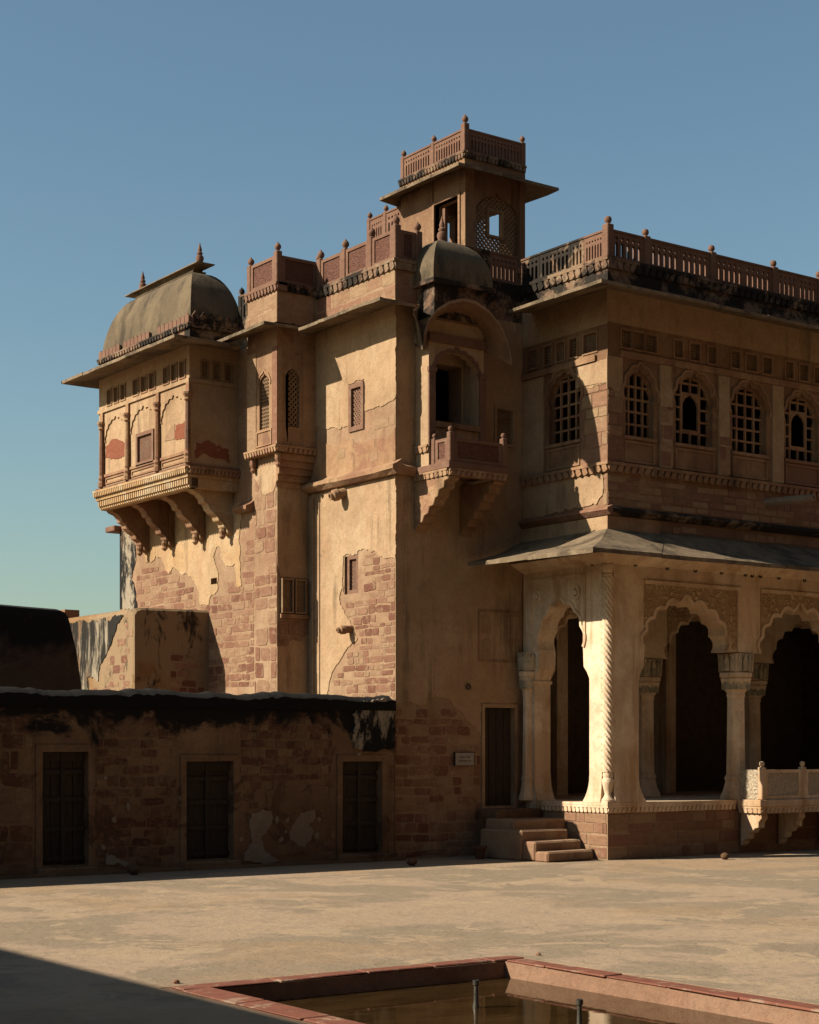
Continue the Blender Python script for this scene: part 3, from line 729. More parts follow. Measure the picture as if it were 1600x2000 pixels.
for x0, x1 in ((1030, 1050), (1064, 1078), (1088, 1103), (1113, 1127), (1141, 1166)):
    p, q = PU(0, [(x0, 660), (x1, 660)]); smallu.append((q[0], p[0], 9.42, 9.76))
def upper(fr, a0, a1, wins, small, name='upper_wall'):
    hs = [opening(l, r, SILL, s, t, 7, bulge=.22) for l, r, s, t in wins] + [rect(*s) for s in small]
    MB().plate(fr, rect(a0, a1, Z0, Z1), .0, .2, hs).build(name, M['plaster_worn'], wing); return hs
hv = upper(fv, .0, UE, wins_v, smallv); hu = upper(fu, .201, V2 - .001, [w_ for w_ in wins_u], smallu)
def window(fr, l, r, s, t, hatch):
    f = MB(); o = opening(l, r, SILL, s, t, 7, bulge=.22); m = (l + r) / 2
    f.band(fr, [(m + (a - m) * 1.0, b) for a, b in o], .05, .10, .17, closed=True)
    win = f.build('window', M['plaster_tan'], wing)
    g_ = MB(); n = 4; wd = r - l
    def ztop(a):
        x = abs(a - m) / (wd / 2); return s + (t - s) * max(0.05, (1 - x * x)) ** .5 * .96
    for i in range(1, n):
        a = l + wd * i / n
        if hatch and i == 2: g_.fbox(fr, a - .018, a + .018, SILL, SILL + .24, .11, .155); g_.fbox(fr, a - .018, a + .018, s + .26, ztop(a), .11, .155)
        else: g_.fbox(fr, a - .02, a + .02, SILL, ztop(a), .11, .155)
    k = 0; z = SILL + .24
    while z < t - .1:
        x = 1.0 if z < s else max(.1, 1 - ((z - s) / (t - s)) ** 2) ** .5
        if hatch and SILL + .3 < z < s + .2:
            g_.fbox(fr, m - wd / 2 * x, m - wd / 4, z - .018, z + .018, .116, .15); g_.fbox(fr, m + wd / 4, m + wd / 2 * x, z - .018, z + .018, .116, .15)
        else: g_.fbox(fr, m - wd / 2 * x, m + wd / 2 * x, z - .02, z + .02, .116, .15)
        z += .235
    if hatch:
        hp = [(m + wd / 4, SILL + .26), (m - wd / 4, SILL + .26)] + [(m - wd / 4, s + .25), (m + wd / 4, s + .25)]
        g_.plate(fr, hp, .112, .152, [opening(m - wd / 4 + .04, m + wd / 4 - .04, SILL + .3, s - .05, s + .2, 5, bulge=.1, seg=3)])
    g_.build('grille', M['plaster_tan'], win)
    # moulded label above and panel below
    MB().band(fr, cusped(l - .07, r + .07, s - .02, t + .12, 7, bulge=.22), .05, -.035, -.0005).build('hood_mould', M['plaster_tan'], win)
    frame(win, fr, l - .02, r + .02, 7.36, SILL - .1, .04, M['plaster_tan'], -.022, -.0005, 'apron_panel')
    MB().fbox(fr, l - .05, r + .05, SILL - .07, SILL - .012, -.045, -.0005).build('sill', M['plaster_tan'], win)
for i, (l, r, s, t) in enumerate(wins_v): window(fv, l, r, s, t, i in (1, 3, 5))
for l, r, s, t in wins_u: window(fu, l, r, s, t, False)
for k, (a, b, c, d) in enumerate(smallv):
    f = frame(wing, fv, a - .035, b + .035, c - .035, d + .035, .034, M['plaster_tan'], -.02, -.0005, 'vent_frame')
    lattice(f, fv, a, b, c, d, M['lattice_tan'], .05, .016, .05, .08, diag=k % 2 == 1)
for k, (a, b, c, d) in enumerate(smallu):
    f = frame(wing, fu, a - .035, b + .035, c - .035, d + .035, .034, M['plaster_tan'], -.02, -.0005, 'vent_frame')
    lattice(f, fu, a, b, c, d, M['lattice_tan'], .06, .018, .05, .08, diag=k % 2 == 0)
MB().fbox(fv, .3, UE, 9.28, 9.40, -.05, -.0005).build('vent_sill', M['plaster_tan'], wing)
MB().fbox(fu, .3, V2 - .03, 9.22, 9.33, -.05, -.0005).build('vent_sill', M['plaster_tan'], wing)
# pilasters between the windows, plaster skin on top
for l, r in ((1.30, 1.62), (2.86, 3.16), (4.38, 4.70), (5.9, 6.2), (7.43, 7.73)):
    MB().plate(fv, rough(rect(l, r, 7.34, 9.27), (l, r, 7.34, 9.27)), -.04, -.0005).build('pilaster', M['plaster'], wing)
MB().plate(fv, rect(-.03, UE, 9.9, Z1 - .01), -.018, -.0005).build('plaster_skin', M['plaster'], wing)
top = rough([(-.03, 9.27), (-.03, 8.66), (.1, 8.68), (.25, 8.62), (.36, 8.5), (.36, 9.27)], (-.03, .36, 8.0, 9.27), .012)
MB().plate(fv, top, -.018, -.0005).build('plaster_skin', M['plaster'], wing)
tu = PU(0, [(1187, 747), (1165, 752), (1140, 757), (1127, 760)])
skin = [(0, 9.21), (0, tu[0][1])] + rough(tu, (0, 9, 0, 20), .012)[1:-1] + [(tu[3][0], tu[3][1]), (tu[3][0], 9.21)]
MB().plate(fu, skin, -.018, -.0005).build('plaster_skin', M['plaster'], wing)
MB().plate(fu, rect(.0, V2 - .03, 9.86, Z1 - .01), -.018, -.0005).build('plaster_skin', M['plaster'], wing)
MB().plate(fu, rect(1.8, V2 - .03, 7.34, 9.2), -.018, -.0005).build('plaster_skin', M['plaster'], wing)
# exposed stone on the corner and the masonry band
masonry(wing, fu, 'u', [rect(.0, .72, 7.32, tu[1][1] + .05)], course=(.2, .32), width=(.3, .8), mat='ashlar', lst=BLOCKS, gap=.022)
masonry(wing, fv, 'v', [rect(.0, .38, 7.32, 8.66)], course=(.2, .32), width=(.35, .6), mat='ashlar', lst=BLOCKS, gap=.022)
for l_, h_ in ((1.30, 8.5), (2.86, 8.1)): masonry(wing, FV(-.0405), 'v', [rect(l_, l_ + .32, 7.36, h_)], course=(.2, .34), width=(.32, .5), mat='ashlar', lst=BLOCKS, gap=.02, proud=(.006, .012))
masonry(wing, fv, 'v', [rect(.0, 6.6, 6.52, 7.12)], course=(.13, .17), width=(.3, .55), mat='ashlar', lst=BLOCKS, gap=.03, keep=.85)
masonry(wing, fv, 'v', [rect(1.2, 6.6, 6.12, 6.3)], course=(.13, .17), width=(.3, .5), mat='ashlar', lst=BLOCKS, gap=.03, keep=.5)
cut = rough([(.14, 7.14), (.1, 6.95), (.12, 6.72), (.3, 6.56), (V2 - .03, 6.52), (V2 - .03, 7.14)], (0, V2 - .03, 6.5, 7.14), .01)
MB().plate(fu, cut, -.018, -.0005).build('plaster_skin', M['plaster'], wing)
masonry(wing, fu, 'u', [rect(.0, .2, 6.52, 7.12)], course=(.2, .28), width=(.3, .5), mat='ashlar', lst=BLOCKS, gap=.03)
leafband(wing, fu, -.09, V2 - .03, 7.14, 7.32, M['plaster_tan'], .09, .17, 'string_course')
leafband(wing, fv, .0, UE, 7.14, 7.32, M['plaster_tan'], .09, .17, 'string_course')
def ledge(fr, a0, a1, z, pr, h, mat, name='ledge'):
    mb = MB(); n = max(2, int((a1 - a0) / .5)); rows = []
    for i in range(n + 1):
        a = a0 + (a1 - a0) * i / n; j = R.uniform(-.008, .008)
        rows.append([fr(a, z + .02, .01), fr(a, z - .03 + j, -pr * .9), fr(a, z - .07 + j, -pr), fr(a, z - h * .6 + j, -pr * .8), fr(a, z - h, -pr * .35), fr(a, z - h, .01)])
    mb.rings(rows); return mb.build(name, mat, parent=wing)
ledge(fu, -.13, V2 - .03, 6.50, .13, .16, M['ashlar']); ledge(fv, .0, UE, 6.50, .13, .16, M['frieze'])
MB().plate(fu, rect(.0, V2 - .03, 6.06, 6.33), -.025, -.0005).build('plaster_skin', M['plaster'], wing)
MB().plate(fv, rect(-.025, 1.3, 6.06, 6.33), -.025, -.0005).build('plaster_skin', M['plaster_tan'], wing)
# stone water channel on the right
mb = MB(); p0 = Vector((4.25, 0, 6.93)); d_ = Vector((.25, -.97, 0)).normalized(); sd_ = Vector((d_.y, -d_.x, 0))
rs = []
for L, r in ((-.1, .1), (.7, .1), (.98, .085), (1.02, .085), (1.02, .045), (.8, .04)):
    rs.append([tuple(p0 + d_ * L + sd_ * (r * math.cos(2 * math.pi * (i + .5) / 8)) + Vector((0, 0, r * .8 * math.sin(2 * math.pi * (i + .5) / 8)))) for i in range(8)])
mb.rings(rs).build('water_channel', M['whitewash'], wing)
# upper eave and parapet base
zi, zo = 10.56, 10.40
eave(wing, [(0, V2 - .3, zi), (0, 0, zi), (UE, 0, zi)], [(-1.13, 1.48, 10.25), (-1.13, -1.078, 10.26), (UE, -1.078, 10.22)], .06, 1.3, jz=.008)
MB().box(.03, UE, .03, 5.6, 10.3, 10.6).build('roof_slab', M['mortar'], wing)
MB().fbox(fu, -.0, V2 + .3, 10.58, 10.88, .0, .35).build('parapet_base', M['frieze'], wing)
MB().fbox(fv, .351, UE, 10.58, 10.88, .0, .35).build('parapet_base', M['frieze'], wing)
leafband(wing, fu, -.06, V2 + .2, 10.88, 11.09, M['frieze'], .06, .17, 'frieze_moulding', .33)
leafband(wing, fv, .0, UE, 10.88, 11.09, M['frieze'], .06, .17, 'frieze_moulding', .30)
# roof railing of the wing
wr = thing('stone_railing', (3, .15, 11.09), 'pierced red stone railing with ball finials along the wing roof', 'railing', 'stone railings on the palace roofs')
fru, frv = FU(.1), FV(.1)
zr0, zr1 = 11.09, 11.60
post(wr, frv, .1, zr0, 11.72, M['red'], .16, 'ball')
us = [.1, 1.045, 2.797, 4.546, 5.9, 7.6, 9.3, 11.0]
for i in range(len(us) - 1):
    if i: post(wr, frv, us[i], zr0, 11.66, M['red'], .15, 'ball')
    a0, a1 = us[i] + .075, us[i + 1] - .075
    if a1 - a0 > 1.2:
        m = (a0 + a1) / 2; pierced(wr, frv, a0, m - .003, zr0, zr1, M['red_dark' if i == 4 else 'red']); pierced(wr, frv, m + .003, a1, zr0, zr1, M['red_dark' if i == 4 else 'red'])
    else: pierced(wr, frv, a0, a1, zr0, zr1, M['red_dark' if i == 4 else 'red'])
pierced(wr, fru, .18, .72, zr0, zr1, M['red'], n=6)
pierced(wr, fru, .73, 1.1, zr0, zr1, M['frieze'], n=3)
pierced(wr, fru, 1.11, 2.0, zr0, zr1, M['frieze'], n=7, slot=.55); pierced(wr, fru, 2.01, V2 + .1, zr0, zr1, M['red_dark'], n=4, slot=.6)
# marble balcony on the arcade
mbal = thing('carved_balcony', (5.4, -.3, .55), 'pale carved stone balcony on brackets in front of the second arch', 'balcony')
L0, L1, VF = 3.407, 7.2, -.625
MB().box(L0 - .05, L1 + .05, VF - .06, -.051, .93, 1.06).build('floor_slab', M['stucco'], mbal, bevel=.01)
leafband(mbal, FV(VF), L0 - .04, L1 + .04, .80, .929, M['stucco'], .04, .12, 'slab_moulding', .05)
leafband(mbal, FU(L0), VF + .05, -.052, .80, .929, M['stucco'], .04, .12, 'slab_moulding', .05)
fl = FU(L0 + .04); ff = FV(VF + .04)
MB().fbox(fl, VF + .1, -.06, 1.062, 1.64, -.03, .03).build('carved_panel', M['carved_marble'], mbal)
ps = [L0 + .06, 4.617, 5.83, L1 - .06]
for i, a in enumerate(ps):
    post(mbal, ff, a, 1.062, 1.69, M['stucco'], .12, 'ball')
    if i < 3: solidpanel(mbal, ff, a + .06, ps[i + 1] - .06, 1.062, 1.64, M['stucco'], M['carved_marble'], th=.07)
for a in (L0 + .12, 4.6, 5.8, 7.0):
    pr = [(-.06, .80), (VF + .04, .80), (VF + .02, .70), (VF + .1, .62), (VF + .10, .52), (VF + .2, .50), (VF + .26, .42), (VF + .36, .40), (VF + .38, .30), (VF + .48, .26), (VF + .5, .20), (-.06, .14)]
    MB().plate(lambda p, q, d, a=a: (a + d, p, q), pr, -.09, .09).build('bracket', M['stucco'], mbal, bevel=.008)
# ------------------------------------------------------------------ central tower
tower = thing('palace_tower', (-1.5, 4, 0), 'tall ochre plastered tower between the arcaded wing and the slim turret', 'building')
ZW = 10.34
tu_, tv_ = FU(U2), FV(V2)
win1 = PU(U2, [(683, 838), (712, 752)]); w1 = (win1[1][0], win1[0][0], 8.12, 9.03)
w2 = PU(U2, [(673, 1138), (700, 1075)]); w2 = (w2[1][0], w2[0][0], 5.02, 5.75)
hole1, hole2 = rect(*w1), rect(*w2)
MB().plate(tu_, rect(V2, V3 + .5, 0, ZW), .0, .4, [hole1, hole2]).build('wall', M['mortar'], tower)
dr = (-1.018, -.13, .89, 2.91)
latv = PV(V2, [(968, 787), (1000, 845)]); latv = (latv[0][0], latv[1][0], 7.95, 8.62)
jh = rect(-2.35, -1.5, 8.05, 9.3)
MB().plate(tv_, rect(U2 + .401, .0, 0, ZW), .0, .4, [rect(*dr), rect(*latv), jh]).build('wall', M['mortar'], tower)
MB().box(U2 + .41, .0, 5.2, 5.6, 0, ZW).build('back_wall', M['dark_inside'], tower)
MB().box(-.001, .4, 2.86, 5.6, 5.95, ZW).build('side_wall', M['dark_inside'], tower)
MB().box(U2 + .03, .39, V2 + .03, 5.9, ZW - .1, ZW + .12).build('roof_slab', M['mortar'], tower)
lim = (V2 - .05, V3, 0, ZW)
up = [(V2 - .03, ZW)] + PU(U2, [(772, 776), (760, 785), (750, 792), (732, 797), (717, 803)]) + [(w1[0] - .01, w1[2] + .3)]
hl = [(w1[0], w1[2] + .3), (w1[0], w1[3]), (w1[1], w1[3]), (w1[1], w1[2] + .02)]
up = up[:-1] + [(w1[0] - .02, up[-2][1])] + [(w1[0] - .02, w1[3] + .02), (w1[1] + .02, w1[3] + .03), (w1[1] + .02, w1[2] + .05)] + PU(U2, [(680, 832), (665, 839), (650, 834), (635, 838), (625, 831)]) + [(V3, PU(U2, [(608, 838)])[0][1]), (V3, ZW)]
up[1] = (V2 - .03, up[1][1])
MB().plate(tu_, rough(up, lim, .008, .07), -.014, -.0005).build('plaster_skin', M['plaster'], tower)
mid = [(V2 - .002, 7.34), (V2 - .002, 8.3), (V3 - .1, 8.3), (V3 - .1, 7.34)]
masonry(tower, tu_, 'u', [rect(V2, 4.9, 8.02, 8.85)], [rect(w1[0] - .05, w1[1] + .05, w1[2] - .1, w1[3]), up], course=(.2, .3), width=(.25, .6), mat='ashlar', lst=BLOCKS, gap=.03, keep=.9, proud=(.008, .02))
thin = [(V2 - .02, 7.32), (V2 - .02, 7.98)] + PU(U2, [(760, 853), (740, 856), (725, 862), (700, 868), (672, 862), (650, 872), (630, 862)]) + [(V3, 8.1), (V3, 7.32)]
MB().plate(tu_, rough(thin, (V2 - .02, V3, 7.32, 99), .03, .07), -.012, -.0005, ).build('plaster_skin', M['plaster_tan'], tower)
masonry(tower, FU(U2 - .013), 'u', [rect(V2 + .05, 4.6, 7.45, 7.95)], course=(.16, .26), width=(.16, .3), mat='ashlar', gap=.02, keep=.22, proud=(.004, .010))
# lower plaster sheet, broken away to the right
lo = [(V3, 0), (V3, 7.1), (V2 - .03, 7.12)] + PU(U2, [(772, 1090), (757, 1090), (744, 1087), (735, 1077), (720, 1072), (705, 1075), (699, 1078)]) + [(w2[0], w2[3] + .02), (w2[1] + .03, w2[3] + .02), (w2[1] + .03, w2[2] + .05)] + PU(U2, [(672, 1145), (666, 1157), (664, 1172), (670, 1190), (680, 1207), (690, 1225), (699, 1247), (685, 1262), (665, 1290), (652, 1310), (644, 1332), (641, 1350)])
lo[3] = (V2 - .03, lo[3][1]); lo.append((lo[-1][0] + .03, 0))
MB().plate(tu_, rough(lo, (V2 - .05, V3, 0, 7.1), .008, .08), -.014, -.0005).build('plaster_skin', M['plaster'], tower)
masonry(tower, tu_, 'u', [rect(V2 + .0, 4.95, 2.6, 5.75)], [rect(w2[0] - .08, w2[1] + .08, w2[2] - .08, w2[3] + .08), lo], course=(.09, .17), width=(.16, .5), mat='stone', gap=.028, proud=(.010, .026), keep=.93)
# panel line on the lower sheet, ledge, windows, spouts
MB().fbox(tu_, V3 - .22, V3 - .17, .5, 7.0, -.045, -.0135).build('plaster_rib', M['plaster'], tower)
MB().fbox(tu_, V3 - .42, V3 - .40, .5, 6.9, -.034, -.0135).build('plaster_rib', M['plaster'], tower)
def sill(fr, a0, a1, z, pr, h, parent, mat):
    n = max(3, int((a1 - a0) / .3)); rows = []
    for i in range(n + 1):
        a = a0 + (a1 - a0) * i / n; j = R.uniform(-.012, .012); k = R.uniform(-.02, .012)
        rows.append([fr(a, z + .1 + j, .01), fr(a, z + .02 + j, -pr * .55), fr(a, z - .02 + j, -pr + k), fr(a, z - .09 + j, -pr + k), fr(a, z - h, -pr * .55), fr(a, z - h, .01)])
    return MB().rings(rows).build('ledge', mat, parent)
sill(tu_, V2 - .2, V3 + .02, 7.28, .2, .17, tower, M['plaster_tan'])
sill(tv_, U2 - .04, -2.62, 7.28, .16, .17, tower, M['plaster_tan'])
jali(tower, tu_, w1[0], w1[1], w1[2], w1[3], 'lattice', .09, .085, .030)
jali(tower, tu_, w2[0] + .0, w2[1] - .1, w2[2], w2[3], 'lattice', .07, .075, .026, .03)
spout(tower, (U2 + .05, P(672, 955, u=U2)[1] - .05, 7.0), (-1, .25, -.3), .38, .10, 'plaster_tan')
spout(tower, (U2 + .05, P(688, 1222, u=U2)[1], 4.35), (-1, .2, -.12), .36, .075, 'plaster_tan')
# shadow-side plaster
lim = (U2, 0, 0, ZW)
base = PV(V2, [(772, 1375), (824, 1376), (840, 1370), (844, 1364), (860, 1361), (876, 1366), (884, 1378), (900, 1388), (910, 1406), (926, 1418), (934, 1428)])
sh = [(0, ZW), (U2, ZW), (U2, base[0][1])] + base[1:] + [(dr[0] - .02, base[-1][1] - .1), (dr[0] - .02, dr[3] + .02), (0, dr[3] + .02)]
MB().plate(tv_, rough(sh, lim, .012, .09), -.013, -.0005, [rect(*latv), jh]).build('plaster_skin', M['plaster'], tower)
masonry(tower, tv_, 'v', [rect(U2, dr[0] - .02, 0.02, 3.05)], [sh], course=(.13, .22), width=(.22, .6), mat='stone', gap=.035, proud=(.012, .03), keep=.92)
f = frame(tower, tv_, dr[0], dr[1], dr[2] - .02, dr[3], .07, M['plaster'], -.032, .2, 'door_frame')
d = MB().fbox(tv_, dr[0] + .07, dr[1] - .07, dr[2], dr[3] - .07, .12, .17).build('door', M['wood'], tower)
for i in range(4):
    a = dr[0] + .09 + i * .18; MB().fbox(tv_, a, a + .165, dr[2] + .03, dr[3] - .1, .10, .119).build('plank', M['wood'], d)
pn = PV(V2, [(933, 1190), (1018, 1295)])
frame(tower, tv_, pn[0][0], -.02, pn[1][1], pn[0][1], .04, M['plaster_tan'], -.03, -.0135, 'wall_panel')
for k in range(2):
    zb = pn[1][1] + .08 + k * .46
    MB().plate(tv_, opening(pn[0][0] + .1, pn[0][0] + .3, zb, zb + .28, zb + .38, 5, bulge=.1), -.024, -.0135).build('niche', M['mortar'], tower)
    frame(tower, tv_, -.32, -.09, zb, zb + .38, .025, M['plaster_tan'], -.027, -.0135, 'wall_panel')
fl_ = frame(tower, tv_, latv[0] - .05, latv[1] + .05, latv[2] - .05, latv[3] + .05, .055, M['plaster'], -.045, .1, 'window')
lattice(fl_, tv_, latv[0], latv[1], latv[2], latv[3], M['lattice_tan'], .08, .026, .03, .07)
mb = MB(); u_, z_ = PV(V2, [(912, 1342)])[0]; mb.band(FV(V2 - .05), circ(u_, z_, .05, 10), .018, -.01, .01, closed=True); mb.fbox(tv_, u_ - .012, u_ + .012, z_ + .04, z_ + .065, -.06, 0); mb.build('iron_ring', M['iron'], tower)
# eave of the tower, parapet
ZE0, ZE1 = 10.32, 10.05
eave(tower, [(U2, V3 - .02, ZE0), (U2, V2, ZE0), (-2.68, V2, ZE0)], [(-3.74, P(583, 641, u=-3.74)[1], 10.18), (-3.74, V2 - .51, 10.185), (-2.86, V2 - .51, 10.185)], .06, .75, jz=.012)
# drooping end of the eave against the balcony roof
A = [(-2.68, ZE0), (-2.64, ZE0 - .06), (-2.615, ZE0 - .2), (-2.60, ZE0 - .42), (-2.60, ZE0 - .7)]
B = [(-2.86, 10.185)] + [q for q in PV(V2 - .51, [(806, 606), (815, 624), (822, 650), (826, 678)])]
B = [(b[0], b[1]) for b in B]
MB().slab([[(a, V2 - .001, z) for a, z in A], [((a + c) / 2, V2 - .25, (z + y) / 2) for (a, z), (c, y) in zip(A, B)], [(c, V2 - .51, y) for c, y in B]], .05).build('eave_slab', M['eave'], tower)
MB().fbox(tu_, V2 - .0, V3 - .25, ZE0 + .03, 10.92, .0, .35).build('parapet_wall', M['mortar'], tower)
MB().fbox(tv_, U2 + .351, -2.5, ZE0 + .03, 10.92, .0, .35).build('parapet_wall', M['mortar'], tower)
masonry(tower, tu_, 'u', [rect(V2, V3 - .25, ZE0 + .04, 10.92)], course=(.27, .3), width=(.45, .75), mat='ashlar', lst=BLOCKS, gap=.018, proud=(.008, .014))
masonry(tower, tv_, 'v', [rect(U2, -2.5, ZE0 + .04, 10.92)], course=(.27, .3), width=(.4, .6), mat='ashlar', lst=BLOCKS, gap=.018, proud=(.008, .014))
leafband(tower, tu_, V2 - .05, V3 - .25, 10.92, 11.12, M['frieze'], .06, .17, 'frieze_moulding', .34)
leafband(tower, tv_, U2, -2.5, 10.92, 11.12, M['frieze'], .06, .17, 'frieze_moulding', .34)
tr = thing('stone_railing', (-2.9, 3.9, 11.12), 'solid red panelled parapet with bud finials along the tower top', 'railing', 'stone railings on the palace roofs')
ft, ftv = FU(U2 + .07), FV(V2 + .07)
va = [V2 + .07, 3.32, 4.22, 5.1]
for i, a in enumerate(va):
    post(tr, ft, a, 11.12, 11.72 if i else 11.76, M['red'], .14)
    if i < 3: solidpanel(tr, ft, a + .07, va[i + 1] - .07, 11.12, 11.68, M['red'], M['carved_red'])
solidpanel(tr, ftv, U2 + .14, -2.55, 11.12, 11.68, M['red'], M['carved_red']); post(tr, ftv, -2.48, 11.12, 11.72, M['red'], .14)
# railing in the shade between the dome and the wing
lr = thing('stone_railing', (-.4, V2 + .1, 11.09), 'short shaded railing between the ribbed dome and the wing railing', 'railing', 'stone railings on the palace roofs')
MB().fbox(tv_, -1.6, -.001, ZE0 + .03, 11.088, .02, .3).build('base', M['frieze'], lr)
pierced(lr, FV(V2 + .1), -1.55, -.75, 11.09, 11.62, M['red_dark'], n=6); pierced(lr, FV(V2 + .1), -.745, -.06, 11.09, 11.62, M['red'], n=6)

# ------------------------------------------------------------------ canopied balcony on the tower's shadow side
jb = thing('canopied_balcony', (-2, 2, 6.1), 'projecting balcony with curved canopy and ribbed dome on the tower', 'balcony')
VJ = V2 - .45; BU0, BU1 = -2.60, -1.31; VBF = 1.353
fj = FV(VJ)
o_ = opening(-2.45, -1.45, 8.1, 9.05, 9.45, 9, bulge=.22)
MB().plate(fj, rect(BU0, BU1, 7.26, 10.0), .0, .18, [o_]).build('front_wall', M['plaster'], jb)
MB().box(BU0, BU0 + .15, VJ + .181, V2 - .031, 7.26, 10.0).build('side_wall', M['plaster'], jb)
MB().box(BU1 - .15, BU1, VJ + .181, V2 - .031, 7.26, 10.0).build('side_wall', M['plaster'], jb)
MB().fbox(fj, BU0 - .02, BU1 + .02, 9.56, 9.72, -.05, -.001).build('lintel', M['red'], jb)
for a0, a1 in ((BU0 - .02, -2.47), (-1.43, BU1 + .02)):
    MB().fbox(fj, a0, a1, 7.62, 9.0, -.04, -.001).build('pilaster', M['red'], jb)
    MB().fbox(fj, a0 - .02, a1 + .02, 9.0, 9.09, -.06, -.001).build('pilaster_cap', M['red'], jb)
MB().band(fj, cusped(-2.47, -1.43, 9.05, 9.48, 9, bulge=.22), .07, -.013, -.0005).build('arch_lip', M['red'], jb)
MB().fbox(fj, -2.46, -1.44, 8.0, 8.1, -.06, .18).build('sill', M['plaster_tan'], jb)
leafband(jb, FU(BU0), VJ, V2 - .032, 7.52, 7.66, M['plaster_tan'], .05, .12, 'side_moulding', .001)
# balcony platform, railing, brackets
MB().box(BU0 - .06, BU1 + .06, VBF - .04, V2 - .032, 7.14, 7.26).build('floor_slab', M['red'], jb, bevel=.008)
leafband(jb, FU(BU0 - .02), VBF + .03, V2 - .033, 7.01, 7.139, M['plaster_tan'], .04, .12, 'slab_moulding', .1)
leafband(jb, FV(VBF), BU0 - .02, BU1 + .02, 7.01, 7.139, M['plaster_tan'], .04, .12, 'slab_moulding', .1)
fb, fbv = FU(BU0 + .03), FV(VBF + .03)
post(jb, fb, VBF + .03, 7.262, 7.80, M['red'], .11, 'ball'); post(jb, fb, 1.866, 7.262, 7.74, M['red'], .10, 'ball'); post(jb, fbv, BU1 - .03, 7.262, 7.80, M['red'], .11, 'ball')
solidpanel(jb, fb, VBF + .09, 1.81, 7.262, 7.70, M['red'], M['carved_red'], th=.06)
solidpanel(jb, fbv, BU0 + .09, BU1 - .09, 7.262, 7.70, M['red'], M['carved_red'], th=.06)
for a in (BU0 + .1, BU1 - .13):
    pr = [(V2 - .032, 7.009), (VBF + .03, 7.009), (VBF + .04, 6.94), (VBF + .16, 6.92), (VBF + .18, 6.80), (VBF + .32, 6.78), (VBF + .36, 6.66), (VBF + .44, 6.64), (VBF + .5, 6.52), (VBF + .62, 6.50), (VBF + .66, 6.38), (VBF + .78, 6.36), (VBF + .84, 6.24), (VBF + .95, 6.22), (V2 - .032, 6.08)]
    MB().plate(lambda p, q, d, a=a: (a + d, p, q), pr, -.12, .14).build('bracket', M['plaster_tan'], jb, bevel=.01)
# curved canopy
cB = PV(V2 - 1.0, [(827, 676), (829, 650), (838, 622), (855, 602), (878, 588), (905, 582), (930, 588), (955, 605), (975, 630), (990, 660), (998, 690), (1001, 707)])
n = len(cB); uc = -1.93; cA = []
for i, (a, z) in enumerate(cB):
    t = i / (n - 1); th = math.pi * (1 - t); cA.append((-1.955 + .70 * math.cos(th), 9.60 + .62 * math.sin(th) ** .8))
MB().slab([[(a, V2 - .0315, z + .05) for a, z in cA], [(a, VJ, z) for a, z in cA], [((a + c) / 2, V2 - .76, (z + y) / 2 - .0) for (a, z), (c, y) in zip(cA, cB)], [(c, V2 - 1.0, y) for c, y in cB]], .055).build('canopy', M['mortar'], jb, smooth=True)
MB().slab([[(a, V2 - .0315, z - .01) for a, z in cA], [(a, VJ, z - .06) for a, z in cA], [((a + c) / 2, V2 - .76, (z + y) / 2 - .06) for (a, z), (c, y) in zip(cA, cB)], [(c * .985 - .028, V2 - .985, y - .06) for c, y in cB]], .012).build('canopy_soffit', M['plaster_worn'], jb, smooth=True)
MB().plate(fj, [(BU0 - .02, 9.98), (BU1 + .02, 9.98)] + [(a, z - .04) for a, z in reversed(cA) if z > 10.03], -.012, .17).build('tympanum', M['plaster_worn'], jb)
# dome
dm = cloister(-2.62, -1.22, V2 - .62, V2 + .72, 10.70, 11.62, .70, .67, 14, .56, 8)
dome = MB().rings(dm).build('dome', M['dome'], jb, smooth=True)
MB().rings([[(u, v, z) for u, v, z in [(-2.64, V2 - .66, a), (-1.18, V2 - .66, a), (-1.18, V2 + .76, a), (-2.64, V2 + .76, a)]] for a in (10.62, 10.70)]).build('dome_rim', M['frieze'], dome)
MB().box(-2.54, -1.30, V2 - .54, V2 + .6, 10.02, 10.619).build('dome_drum', M['frieze'], jb)
kb = MB(); kalash(kb, (-1.92, V2 + .05, 11.60), .82); kb.build('finial', M['red'], dome, smooth=True)

# ------------------------------------------------------------------ rooftop pavilion
pv_ = thing('rooftop_pavilion', (.1, 4.5, 10.46), 'small square rooftop pavilion with wide eave and railed top', 'pavilion')
PUa, PUb, PVa, PVb = -.643, .853, 3.459, 5.605
pz0, pz1 = 10.46, 13.62
fp, fpv = FU(PUa), FV(PVa)
dl = (3.64, 4.44, 11.3, 13.05)
MB().plate(fp, rect(PVa, PVb, pz0, pz1), .0, .22, [rect(*dl)]).build('wall', M['mortar'], pv_)
skin = rough([(4.5, 13.1), (4.5, 12.3), (4.7, 11.9), (4.6, 11.4), (5.0, 11.2), (PVb, 11.1), (PVb, pz1 - .1), (4.5, pz1 - .1)], (4.5, PVb, 11.1, pz1 - .1), .05, .12)
MB().plate(fp, skin, -.025, -.0005).build('plaster_skin', M['plaster_worn'], pv_)
masonry(pv_, fp, 'u', [rect(4.46, PVb, 10.6, 12.6)], [skin], course=(.3, .5), width=(.3, .6), mat='ashlar', lst=BLOCKS, gap=.02)
MB().fbox(fp, PVa - .0, 3.63, 11.2, pz1 - .02, -.013, -.0005).build('plaster_skin', M['plaster_worn'], pv_)
frame(pv_, fp, dl[0] - .06, dl[1] + .06, dl[2], dl[3] + .06, .06, M['ashlar'], -.04, .1, 'door_frame')
MB().fbox(fp, 4.18, 4.26, 11.3, 12.95, .05, .12).build('door_post', M['red'], pv_)
